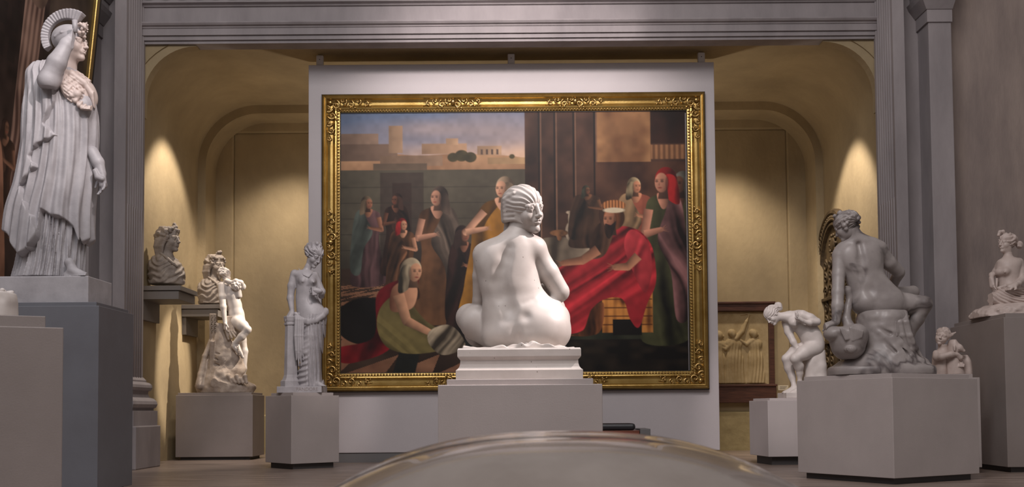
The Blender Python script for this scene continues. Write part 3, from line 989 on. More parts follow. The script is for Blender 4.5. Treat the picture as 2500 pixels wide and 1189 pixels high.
    # seated figure in red on a gilded chair
    p.put(p.rect(.755, .66, .90, .85), (96, 52, 26), (206, 142, 74), np.clip(.5 + .6 * p.n(24, 16) + .3 * np.sin(p.u * 260), 0, 1))
    for j in range(5):
        p.put(p.rect(.757, .69 + j * .032, .898, .694 + j * .032), (84, 44, 22))
    p.put(p.rect(.785, .80, .868, .86), (22, 18, 16))
    p.cloth(p.curve([(.745, .44), (.80, .43), (.82, .52), (.76, .56), (.72, .55)]), (52, 32, 26), (112, 80, 60), .77, .1, 0, 14, 17)
    red = p.curve([(.80, .455), (.85, .455), (.885, .49), (.905, .55), (.91, .66), (.885, .74), (.86, .83), (.835, .80), (.81, .72), (.74, .74), (.70, .84), (.62, .84), (.635, .70), (.62, .62), (.68, .575), (.76, .56)])
    p.cloth(red, (104, 20, 28), (216, 62, 72), .77, .22, 1.1, 20, 18)
    p.cloth(p.curve([(.84, .46), (.885, .50), (.90, .60), (.88, .70), (.845, .62), (.82, .52)]), (120, 24, 32), (224, 78, 86), .86, .10, .2, 14, 19)
    p.cloth(p.curve([(.70, .84), (.725, .76), (.76, .74), (.745, .85), (.66, .86)]), (70, 40, 26), (160, 100, 62), .7, .06, 0, 16, 21)
    p.limb([(.745, .535), (.70, .575), (.645, .585)], [.020, .016, .011], (176, 124, 96), 5)
    p.limb([(.86, .56), (.83, .60), (.795, .602)], [.018, .015, .012], (186, 134, 104), 6)
    p.head(.785, .418, .042, (176, 122, 94), (150, 92, 56), -1, 0, (30, 20, 16), 0)
    p.put(p.oval(.792, .366, .034, .020), (110, 70, 40), (190, 130, 84), np.clip(.5 + .5 * np.sin(p.u * 700), 0, 1))
    p.put(p.oval(.792, .385, .030, .010), (200, 186, 160))
    # craquelure and varnish
    p.C *= (1 + .10 * p.n(60, 20) + .08 * p.n(14, 21))[..., None]
    p.C = np.clip((p.C * 0.92) ** 1.12, 0.001, 1)
    return p

# ------------------------------------------------------------ scrolled ornament
def spiral(c, r, a0, turns, hand=1, z=0.0, n=16, th=0.007):
    pts, rad = [], []
    for i in range(n + 1):
        t = i / n
        a = a0 + hand * turns * 2 * math.pi * t
        q = r * (1 - .82 * t)
        pts.append((c[0] + q * math.cos(a), z - .006 * t, c[1] + q * math.sin(a)))
        rad.append(th * (1 - .35 * t))
    return tube_data(pts, rad, 6)

def scroll_arm(J, L, w, d, o=(0, 0), n=4, seed=0):
    """scrolls and leaves along direction d (2D) from o, in the x/z plane, front towards -y"""
    r = random.Random(seed)
    d = Vector(d); e = Vector((-d.y, d.x))
    for i in range(n):
        t = (i + .5) / n
        q = w * (1 - .55 * t)
        s = 1 if i % 2 else -1
        c = Vector(o) + d * (L * t) + e * (s * q * .35)
        J.add(spiral(c, q * .8, math.atan2(d.y, d.x) + math.pi * (.5 if s < 0 else -.5), 1.2, s, th=.16 * q + .003))
        for k in (-1, 1):
            b = c + d * (L / n * .30 * k) + e * (s * q * .6)
            tip = b + d * (.055 * (1 - .4 * t)) + e * (s * q * .45)
            J.add(tube_data([(b.x, -.004, b.y), ((b.x + tip.x) / 2, -.012, (b.y + tip.y) / 2), (tip.x, 0, tip.y)], [.004, .011, .002], 6))
        J.add(ball_data((c.x, -.008, c.y), (.011, .01, .011), 6, 4))
    tip = Vector(o) + d * L * 1.06
    J.add(tube_data([((Vector(o) + d * L * .85).x, -.004, (Vector(o) + d * L * .85).y), (tip.x, -.002, tip.y)], [.010, .002], 6))

def framed_painting():
    PY = 12.30
    o = [at(788, 231, PY).x, at(1718, 231, PY).x]
    zt, zb = at(1250, 231, PY).z, at(1250, 953, PY).z
    ci = [at(829, 594, PY).x, at(1674, 594, PY).x]
    ct, cb = at(1250, 273, PY).z, at(1250, 909, PY).z
    cx, cz = (o[0] + o[1]) / 2, (zt + zb) / 2
    W, H = (o[1] - o[0]) / 2, (zt - zb) / 2
    root = empty('framed_painting', (cx, PY, zb), label='huge oil painting of robed figures in a wide gilt frame on the white panel', cat='painting')
    zc = H
    fw = ((ci[0] - o[0]) + (o[1] - ci[1]) + (zt - ct) + (cb - zb)) / 4
    # profile: (inset fraction, projection)
    prof = [(0, 0), (0, .045), (.03, .075), (.10, .085), (.16, .075), (.20, .085), (.25, .08), (.32, .056), (.45, .036), (.58, .034), (.68, .045), (.74, .058), (.80, .055), (.86, .045), (.97, .04), (1.0, .02), (1.0, .0)]
    sides = [((-1, 1), (1, 1)), ((1, 1), (1, -1)), ((1, -1), (-1, -1)), ((-1, -1), (-1, 1))]
    for (a, b) in sides:
        V, F = [], []
        for t, h in prof:
            i = t * fw
            for s in (a, b):
                V.append((s[0] * (W - i), -h, zc + s[1] * (H - i)))
        for j in range(len(prof) - 1):
            F.append((2 * j, 2 * j + 1, 2 * j + 3, 2 * j + 2))
        mesh_obj('frame_rail', V, F, 'gilt', root)
    # dark sight edge round the outside and inside
    for nm, i0, i1, h in (('outer_edge', -0.008, 0.002, .04), ('sight_edge', fw * .985, fw * 1.02, .026)):
        bm = bmesh.new()
        for sx in (-1, 1):
            xs = sorted((sx * (W - i0), sx * (W - i1)))
            bm_box(bm, (xs[0], -h, zc - H + i0), (xs[1], -.002, zc + H - i0))
            zs = sorted((sx * (H - i0), sx * (H - i1)))
            bm_box(bm, (-W + i0, -h, zc + zs[0]), (W - i0, -.002, zc + zs[1]))
        bm_obj(nm, bm, 'frame_black', root)
    # beading: hundreds of small beads
    J = Joined()
    i = fw * .90
    step = .036
    for sx in (-1, 1):
        nx = int(2 * (W - i) / step)
        for k in range(nx + 1):
            J.add(ball_data((-(W - i) + 2 * (W - i) * k / nx, -.047, zc + sx * (H - i)), .0135, 6, 4))
        nz = int(2 * (H - i) / step)
        for k in range(1, nz):
            J.add(ball_data((sx * (W - i), -.047, zc - (H - i) + 2 * (H - i) * k / nz), .0135, 6, 4))
    tag(J.obj('beading', 'gilt_bright', root), kind='stuff')
    # corner and middle ornaments
    mid = fw * .46
    J = Joined()
    scroll_arm(J, .46, .075, (1, 0), (.02, 0), 5, 1)
    scroll_arm(J, .46, .075, (0, -1), (0, -.02), 5, 2)
    J.add(ball_data((0, -.012, 0), (.03, .02, .03)))
    c0 = J.obj('corner_ornament', 'gilt_bright', root)
    for n_, (sx, sz) in enumerate(((-1, 1), (1, 1), (1, -1), (-1, -1))):
        q = c0 if n_ == 0 else c0.copy()
        if n_: link(q, root)
        q.location = (sx * (W - mid), -.05, zc + sz * (H - mid)); q.scale = (-sx, 1, sz)
    J = Joined()
    for s in (-1, 1):
        scroll_arm(J, .33, .07, (s, 0), (s * .01, 0), 4, 3)
    J.add(ball_data((0, -.012, 0), (.03, .02, .035)))
    m0 = J.obj('rail_ornament', 'gilt_bright', root)
    k = 0
    for x, z, r in ((-.73, H - mid, 0), (.75, H - mid, 0), (-.73, -H + mid, 0), (.75, -H + mid, 0), (-W + mid, 0, 1), (W - mid, 0, 1)):
        q = m0 if k == 0 else m0.copy()
        if k: link(q, root)
        k += 1
        q.location = (x, -.05, zc + z)
        q.rotation_euler = (0, math.pi / 2 * r, 0)
        if r: q.scale = (1.15, 1, 1.05)
    p = history_painting()
    p.canvas('painted_canvas', (ci[0] - cx - .01, -.016, ct - zb + .01), (ci[1] - ci[0] + .02, 0, 0), (0, 0, cb - ct - .02), root)
    return root

def display_wall():
    PY = 12.31
    x0, x1 = at(753, 400, PY).x, at(1750, 600, PY).x
    zt = at(1250, 155, PY).z
    root = empty('display_panel', ((x0 + x1) / 2, PY + .2, 0), label='tall white freestanding partition carrying the large painting', cat='partition')
    hw = (x1 - x0) / 2
    box('panel', (-hw, -.2, .115), (hw, .2, zt), 'panel_white', root, bevel=.006)
    box('skirting', (-hw + .02, -.185, 0), (hw - .02, .185, .115), 'metal_grey', root)
    for k, px in enumerate((778, 1248, 1715)):
        q = at(px, 140, PY)
        r = empty('motion_sensor', (q.x, PY + .09, zt), label='small white motion sensor on the partition top, ' + ('above the painting\'s left corner', 'above the middle of the painting', 'above the painting\'s right corner')[k], cat='sensor', group='sensors on top of the partition')
        bm = bmesh.new()
        bm_box(bm, (-.043, -.03, .012), (.043, .03, .145))
        hs = bm_obj('housing', bm, 'white_plastic', r, bevel=.012)
        box('foot', (-.035, -.028, 0), (.035, .03, .014), 'frame_black', r)
        J = Joined(); J.add(ball_data((0, -.031, .088), (.006, .003, .006)))
        J.obj('sensor_eye', 'lens_dark', hs)

display_wall()
framed_painting()

# ------------------------------------------------------------ pedestals
def pedestal(label, corner, wx, wy, top, rz, m='plinth_grey', slab=.035, inset=.045, gap=.05, gap_in=.05, align=0, group='pedestals'):
    """corner = nearest corner (align 0: front-left corner is local origin). local x to the right, y away"""
    root = empty('pedestal', (corner[0], corner[1], 0), rz, label, 'pedestal', group)
    box('body', (0, 0, gap), (wx, wy, top - slab), m, root, bevel=.004)
    box('top_slab', (inset, inset, top - slab), (wx - inset, wy - inset, top), m, root, bevel=.003)
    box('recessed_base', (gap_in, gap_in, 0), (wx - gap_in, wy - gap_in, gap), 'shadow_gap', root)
    return root

# centre
q0, q1 = at(1069, 940, 5.5), at(1470.5, 937, 5.5)
CT = at(1268, 925, 5.54).z
pedestal('wide pale grey pedestal under the seated nude seen from behind', (q0.x, 5.5), q1.x - q0.x, .92, CT, 0, 'plinth_grey', slab=CT - (q0.z + q1.z) / 2)
# right, rotated
q = fl(2184, 1184)
Q = at(2184, 921, q.y)
YT = at(2184, 911, q.y + .06).z
RR = math.radians(30)
PED_R = pedestal('large grey pedestal turned cornerwise under the marble youth with a goose', (q.x, q.y), 1.06, 1.03, YT, RR, 'plinth_grey', slab=YT - Q.z, gap=.05)
# behind it, for the child group
BZ = at(2320, 914, 9.7).z
b0 = at(2262, 950, 9.55)
pedestal('grey pedestal hidden behind the cornerwise one, carrying the small laughing child', (b0.x, 9.55), .5, .5, BZ, 0, 'plinth_grey')
# far right, tall
q = fl(2453, 1160)
q = Vector((at(2454, 900, 9.55).x, 9.55, 0))
FZ = at(2454, 765, 9.6).z
pedestal('tall brownish pedestal, darkened for weak light, at the right edge under the seated draped woman', (q.x, q.y), 1.0, 1.25, FZ, math.radians(-1.5), 'plinth_brown_shaded', slab=.04, inset=.03)
# left bather
q = fl(711, 1147)
Q = at(711, 965, q.y)
LZ = at(711, 958, q.y + .05).z
w1 = math.radians(40)
PED_L = pedestal('medium grey pedestal under the half draped standing woman with the little box', (q.x, q.y), .58, .60, LZ, w1, 'plinth_grey', slab=LZ - Q.z, gap=.06, gap_in=.045)
# chained figure
q = fl(428, 1124)
Q = at(428, 964, q.y)
SZ = at(520, 959, q.y + .1).z
PED_S = pedestal('broad grey pedestal in the alcove, darkened for its shade, under the chained figure group', (q.x, q.y), at(617, 1000, q.y).x - q.x, .62, SZ, 0, 'plinth_brown_shaded', slab=.03, inset=.02, gap=.04)
# goddess
q = Vector((at(240, 900, 7.4).x, 7.4, 0))
GZ = at(200, 737, 7.42).z
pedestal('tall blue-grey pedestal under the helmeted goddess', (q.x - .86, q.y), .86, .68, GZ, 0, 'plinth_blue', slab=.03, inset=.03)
# near left
q = at(155, 800, 5.0)
NZ = at(120, 775, 5.1).z
NR = math.radians(25)
wl = 1.0
pedestal('brownish grey pedestal, darkened for weak light, nearest at the left edge with a rough stone fragment', (q.x - wl * math.cos(NR), q.y - wl * math.sin(NR)), wl, .8, NZ, NR, 'plinth_brown_shaded', slab=NZ - q.z, inset=.08)
# stooping bather
q = at(1877, 1000, 9.9)
q = fl(1877, 1136)
q2 = at(1877, 976, q.y)
TZ = at(1890, 972, q.y + .05).z
PED_B = pedestal('narrow pale pedestal under the stooping nude beside the relief', (q.x, q.y), .62, .6, TZ, math.radians(6), 'plinth_pale', slab=.025, inset=.035, gap=.09, gap_in=.06)

# ------------------------------------------------------------ wall shelves with busts
def shelf(label, xw, y0, w, d, z):
    root = empty('wall_shelf', (xw, y0 + d / 2, z), label=label, cat='shelf', group='shelves for busts')
    box('upper_board', (0, -d / 2, -.055), (w, d / 2, 0), 'shelf_grey', root, bevel=.003)
    box('lower_board', (0, -d / 2 + .02, -.16), (w - .03, d / 2 - .01, -.06), 'shelf_grey', root, bevel=.003)
    box('back_plate', (0, -d / 2 + .05, -.40), (.05, d / 2 - .05, -.16), 'shelf_grey', root)
    return root
q = at(441, 697, 12.15)
S1 = (q.x, 12.15, q.z)
shelf('grey wall shelf beside the left pier carrying a wreathed bust', -AX, 12.15, q.x + AX, .66, q.z)
q2_ = at(560, 743, 13.75)
S2 = (q2_.x, 13.75, q2_.z)
shelf('grey wall shelf deeper in the alcove behind the chained figure', -AX, 13.75, .52, .62, q2_.z)

# ------------------------------------------------------------ relief panel on the back wall
def relief():
    Y = AY1 + .07
    tl, br = at(1740, 741, Y), at(1890, 983, Y)
    x1 = br.x; x0 = x1 - 1.45
    z0, z1 = br.z, tl.z
    zp = at(1820, 941, Y).z
    root = empty('relief_panel', ((x0 + x1) / 2, Y, z0), label='ochre plaster relief of draped women in a dark wooden frame', cat='relief')
    hw = (x1 - x0) / 2; h = z1 - z0; pz = zp - z0
    t = .125
    box('top_rail', (-hw, -.09, h - t), (hw, 0, h), 'dark_wood', root, bevel=.01)
    box('cornice_strip', (-hw - .02, -.11, h - .02), (hw + .02, 0, h + .015), 'dark_wood', root, bevel=.008)
    for s in (-1, 1):
        xs = sorted((s * hw, s * (hw - .075)))
        box('side_rail', (xs[0], -.08, pz), (xs[1], 0, h - t), 'dark_wood', root, bevel=.008)
    box('base_board', (-hw - .01, -.12, 0), (hw + .01, 0, pz - .02), 'dark_wood', root, bevel=.01)
    box('base_moulding', (-hw - .02, -.135, pz - .02), (hw + .02, 0, pz + .015), 'dark_wood', root, bevel=.008)
    iw = hw - .07
    S = Sculpt((-iw, -.09, pz + .01), (iw, 0.01, h - t), .0065)
    S.rbox((0, .0, (pz + h - t) / 2), (iw + .02, .02, (h - t - pz) / 2 + .02), .002)
    def fig(cx, top, bot, wd, lean, arms, seed):
        hh = top - bot
        def fold(th, Z, X, Yy):
            return .007 * np.sin(X * 130 + 5 * np.sin(Z * 4 + seed) + 7 * Z * np.sin(seed + 1)) * np.ones_like(Z) * np.clip((top - .2 * hh - Z) * 8, 0, 1)
        S.loft([(bot, cx - lean * .1, -.02, wd * .62, .035), (bot + .25 * hh, cx, -.02, wd * .5, .04), (bot + .5 * hh, cx + lean * .3, -.022, wd * .46, .045), (bot + .62 * hh, cx + lean * .5, -.02, wd * .36, .038),
                (bot + .78 * hh, cx + lean * .8, -.022, wd * .46, .04), (bot + .84 * hh, cx + lean * .9, -.02, wd * .25, .03)], k=.01, fold=fold)
        hx = cx + lean
        S.ell((hx, -.03, bot + .925 * hh), (.05, .05, .065), k=.012)
        S.ell((hx - .02, -.03, bot + .945 * hh), (.05, .05, .055), k=.006)
        S.ell((hx + .05, -.03, bot + .91 * hh), (.016, .02, .02), k=.008)
        for pts in arms:
            S.chain([((a, -.035, b), r) for a, b, r in pts], k=.012)
    B, T = pz + .03, h - t
    R = T - B
    fig(.15, B + .74 * R, B, .27, -.02, [[(.17, B + .62 * R, .036), (.27, B + .72 * R, .03), (.33, B + .86 * R, .022), (.37, B + .95 * R, .014)], [(.12, B + .56 * R, .03), (.02, B + .48 * R, .026), (-.08, B + .52 * R, .02)]], 0)
    fig(.46, B + .74 * R, B, .23, -.02, [[(.42, B + .60 * R, .03), (.33, B + .54 * R, .025), (.24, B + .60 * R, .018)]], 2)
    fig(-.10, B + .72 * R, B, .22, .03, [[(-.06, B + .56 * R, .03), (.04, B + .5 * R, .02)]], 4)
    S.cone((.37, -.03, B + .97 * R), (.25, -.03, B + .95 * R), .008, .006, k=.004)
    for a in (.02, .12, .40):
        S.cone((a - .03, -.024, B + .95 * R), (a + .02, -.024, B + .955 * R), .006, .004, k=.003)
    S.mesh('plaster_slab', 'plaster_relief', root)
    q = at(1912, 947, Y - .07)
    r = empty('caption_plate', (q.x, AY1, q.z), label='tiny caption plate on the ochre wall beside the relief', cat='label')
    pt = box('plate', (-.075, -.012, -.036), (.075, 0, .036), 'label_card', r, bevel=.003)
    for k in range(3):
        box('text_line', (-.055, -.0135, .016 - k * .016), (.05 - .012 * k, -.011, .020 - k * .016), 'ink', pt)
relief()

# ------------------------------------------------------------ arched gilt carving on the right wall
def arched_frame():
    X = AX
    yc = 13.95
    zt = at(2042, 511, yc).z
    hw = .74
    zb = .95
    root = empty('arched_carving', (X, yc, zb), label='tall arch-topped dark gilt carved frame on the right alcove wall', cat='carved frame')
    H = zt - zb
    def arch(w, top, n=28):
        p = [(-w, 0), (-w, top - w * 1.25)]
        for i in range(1, n):
            a = math.pi - math.pi * i / n
            p.append((w * math.cos(a), top - w * 1.25 + w * 1.25 * math.sin(a)))
        p += [(w, top - w * 1.25), (w, 0)]
        return p
    rings = [(hw, H, 0), (hw, H, .05), (hw - .02, H - .02, .08), (hw - .06, H - .06, .085), (hw - .08, H - .08, .06), (hw - .17, H - .17, .045), (hw - .19, H - .19, .07), (hw - .22, H - .22, .07), (hw - .235, H - .235, .02)]
    V, F = [], []
    n = len(arch(1, 3))
    for w, t, p in rings:
        V += [(-p, y, z) for y, z in arch(w, t)]
    for j in range(len(rings) - 1):
        for i in range(n - 1):
            F.append((j * n + i, j * n + i + 1, (j + 1) * n + i + 1, (j + 1) * n + i))
    mesh_obj('frame_moulding', V, F, 'gilt_dark', root)
    mesh_obj('sunk_panel', [(-.025, y, z) for y, z in arch(hw - .225, H - .225)], [tuple(range(n))], 'gilt_dark', root)
    # leaves round the moulding
    ring = arch(hw - .125, H - .125)
    seg = [Vector(p) for p in ring]
    L = [0]
    for a, b in zip(seg[:-1], seg[1:]): L.append(L[-1] + (b - a).length)
    J = Joined(); J.add(tube_data([(0, 0, -.045), (-.014, 0, -.01), (-.010, .004, .03), (0, .01, .055)], [.004, .024, .018, .002], 6))
    leaf = J.obj('leaf', 'gilt_dark', root)
    m = int(L[-1] / .062)
    first = True
    for k in range(m):
        s = (k + .5) * L[-1] / m
        i = max(j for j in range(len(L)) if L[j] <= s)
        i = min(i, len(seg) - 2)
        t = (s - L[i]) / max(L[i + 1] - L[i], 1e-6)
        p = seg[i].lerp(seg[i + 1], t); d = (seg[i + 1] - seg[i])
        for side in (-1, 1):
            o = leaf if first else leaf.copy()
            if not first: link(o, root)
            first = False
            o.location = (-.055, p.x + side * .02 * d.y / max(d.length, 1e-6), p.y - side * .02 * d.x / max(d.length, 1e-6))
            o.rotation_euler = (-math.atan2(d.x, d.y) - side * .45, 0, 0)
    # panel carving: bars, scrolls and a medallion
    w = hw - .24
    for z in (.55, 1.15):
        box('cross_bar', (-.065, -w, z), (-.02, w, z + .05), 'gilt_dark', root, bevel=.01)
    for z0, z1 in ((.02, .55), (.6, 1.15), (1.2, 1.75)):
        for k in range(3):
            zz = z0 + (k + .5) * (z1 - z0) / 3
            for s in (-1, 1):
                for c in (.17, .38):
                    V, F = spiral((s * c, zz), .085, k, 1.3, s, th=.016)
                    mesh_obj('scroll_carving', [(-.03 + v[1], v[0], v[2]) for v in V], F, 'gilt_dark', root, True)
    J = Joined()
    J.add(ball_data((-.04, 0, 1.9), (.03, .1, .1), 14, 8))
    for k in range(10):
        a = k * math.pi / 5
        J.add(ball_data((-.04, .13 * math.cos(a), 1.9 + .13 * math.sin(a)), .025))
    J.obj('medallion', 'gilt_dark', root)
arched_frame()

# ------------------------------------------------------------ bench by the partition
def bench():
    q = at(1552, 1040, 11.4)
    root = empty('bench', (q.x - .6, 11.4, 0), label='low wooden bench with a black cushion in front of the partition', cat='bench')
    z = at(1510, 1034, 11.4).z
    bm = bmesh.new(); bm_box(bm, (-.62, 0, z - .075), (.6, .42, z))
    bm_obj('cushion', bm, 'black_leather', root, bevel=.03)
    box('frame', (-.66, -.01, z - .14), (.64, .43, z - .078), 'bench_wood', root, bevel=.004)
    box('lower_rail', (-.64, 0, z - .26), (.62, .42, z - .15), 'bench_wood', root, bevel=.004)
    box('end_panel', (.645, -.03, 0), (.76, .46, z - .06), 'metal_grey', root, bevel=.005)
    box('end_panel', (-.78, -.03, 0), (-.665, .46, z - .06), 'metal_grey', root, bevel=.005)
    return root
bench()

# ------------------------------------------------------------ leather ottoman close to the camera
def ottoman():
    cx, cy = .115, 2.42
    a, b, h = .62, .62, .17
    top = .562
    root = empty('ottoman', (cx, cy, 0), label='glossy grey-brown padded leather seat close in front', cat='ottoman')
    V, F = [], []
    nu, nv = 144, 48
    def sup(t, e): return math.copysign(abs(t) ** e, t)
    prof = []
    for j in range(nv + 1):
        t = j / nv
        r = t
        z = top - h * (t ** 2.6) - .010 * t * t
        prof.append((r, z))
    prof += [(1.02, top - h - .05), (1.02, top - h - .09), (.99, top - h - .12), (.97, .08)]
    def ridge(y, r):
        return .008 * math.cos(2 * math.pi * (y - .30) / .20 + math.pi) * max(0, 1 - r ** 4) * min(1, max(0, (y + .25) / .3))
    for r, z in prof:
        for i in range(nu):
            q = 2 * math.pi * i / nu
            y = b * r * sup(math.sin(q), .8)
            V.append((a * r * sup(math.cos(q), .8), y, z + ridge(y, r)))
    for j in range(len(prof) - 1):
        for i in range(nu):
            i2 = (i + 1) % nu
            F.append((j * nu + i, (j + 1) * nu + i, (j + 1) * nu + i2, j * nu + i2))
    mesh_obj('padded_seat', V, F, 'pouf_leather', root, True)
    # stitched seams across the seat
    for yy in (.30, .10, -.10):
        pts = []
        for i in range(61):
            x = -.58 + 1.16 * i / 60
            t = ((abs(x / a)) ** 2.5 + (abs(yy / b)) ** 2.5) ** .4
            if t > .98: continue
            pts.append((x, yy, top - h * t ** 2.6 - .01 * t * t + .0005 + ridge(yy, t)))
        V, F = tube_data(pts, .0016, 6)
        mesh_obj('stitched_seam', V, F, 'seam_dark', root, True)
    for sx in (-1, 1):
        for sy in (-1, 1):
            V, F = tube_data([(sx * .38, sy * .38, 0), (sx * .38, sy * .38, .1)], .03, 12)
            mesh_obj('foot', V, F, 'frame_black', root)
ottoman()

# ------------------------------------------------------------ large dark painting at the left edge
def dark_painting():
    Y = 10.95
    p = Paint(240, 380, .64)
    k = np.clip(.5 + .55 * p.n(7, 30, (1.5, 1)) + .2 * p.n(30, 31), 0, 1)
    p.put(np.ones_like(p.u), (34, 26, 24), (74, 58, 52), k)
    p.put(p.rect(.60, -.1, 1.1, .45), (36, 30, 26), (88, 74, 64), k)
    p.put(p.poly([(.40, -.1), (.58, -.1), (.52, .8), (.40, .8)]), (74, 54, 48), (150, 122, 108), np.clip(.5 + .4 * np.sin(p.u * 160 + 3 * p.n(8, 33)) + .4 * p.n(20, 34), 0, 1))
    p.put(p.curve([(.35, .02), (.62, .0), (.60, .12), (.55, .20), (.44, .20), (.37, .12)]), (40, 30, 28), (126, 102, 88), np.clip(.5 + .9 * p.n(22, 35), 0, 1))
    for a in range(4):
        for b in range(5):
            p.put(p.rect(.04 + a * .09, .03 + b * .075, .10 + a * .09, .085 + b * .075), (30, 24, 22), (54, 44, 40), k)
    p.figure(.12, .36, .72, .18, (36, 26, 24), (84, 62, 54), (40, 30, 28), (104, 76, 62), seed=31)
    p.figure(.36, .52, .80, .20, (40, 28, 26), (92, 66, 54), (54, 38, 34), (120, 86, 68), seed=32)
    p.cloth(p.curve([(.22, .56), (.33, .58), (.40, .72), (.46, .95), (.18, .98), (.14, .78)]), (84, 56, 44), (170, 124, 100), .3, .2, .2, 18, 33)
    p.C *= (1 + .15 * p.n(40, 36))[..., None]
    p.C = np.clip(p.C * 1.5, .001, 1)
    W, H = 2.5, 3.9
    far = 10.92
    tp, lw = at(238, 2, far), at(215, 220, far)
    lean = math.atan2(tp.x - lw.x, tp.z - lw.z)
    z0 = 1.45
    x0 = tp.x - (tp.z - z0) * math.tan(lean)
    # hangs on the side wall, its top leaning out into the room
    root = empty('tall_painting', (x0, far - .08 - W / 2, z0), label='tall dark brown painting of columns and figures behind the helmeted goddess', cat='painting')
    root.rotation_euler = (lean, 0, math.pi / 2)
    p.canvas('painted_canvas', (-W / 2 + .06, -.03, H - .06), (W - .12, 0, 0), (0, 0, -H + .12), root)
    for nm, lo, hi, m in (('gilt_rail', (W / 2 - .075, -.07, 0), (W / 2, 0, H), 'gilt'), ('gilt_rail', (-W / 2, -.07, 0), (-W / 2 + .075, 0, H), 'gilt'), ('gilt_rail', (-W / 2, -.07, H - .075), (W / 2, 0, H), 'gilt'),
                          ('gilt_rail', (-W / 2, -.07, 0), (W / 2, 0, .075), 'gilt'), ('dark_rail', (W / 2, -.05, -.04), (W / 2 + .08, .02, H + .04), 'frame_black'), ('dark_rail', (-W / 2 - .08, -.05, -.04), (-W / 2, .02, H + .04), 'frame_black')):
        box(nm, lo, hi, m, root, bevel=.012)
dark_painting()
# ------------------------------------------------------------ figure sculpting helpers
class Place:
    """photo pixels near one statue -> points local to that statue; dy = depth behind the statue's middle plane"""
    def __init__(s, org, D, sc=1.0, ox=0.0, oy=0.0):
        s.org, s.D, s.sc, s.ox, s.oy = np.array(org, float), D, sc, ox, oy
    def __call__(s, cx, cy, dy=0.0):
        return np.array(at(s.ox + cx * s.sc, s.oy + cy * s.sc, s.D + dy)) - s.org
    def m(s, n):
        """length in crop units -> metres"""
        return n * s.sc * s.D / FPX

def loft_rows(J, rows, k=1.0):
    """rows (cy, cxL, cxR, dy, half depth[, twist]) in crop units -> loft sections"""
    out = []
    for r in rows:
        cy, l, rr, dy, b = r[:5]
        p0, p1 = J(l, cy, dy), J(rr, cy, dy)
        out.append(((p0[2] + p1[2]) / 2, (p0[0] + p1[0]) / 2, dy, (p1[0] - p0[0]) / 2 * k, b) + tuple(r[5:6]))
    return out

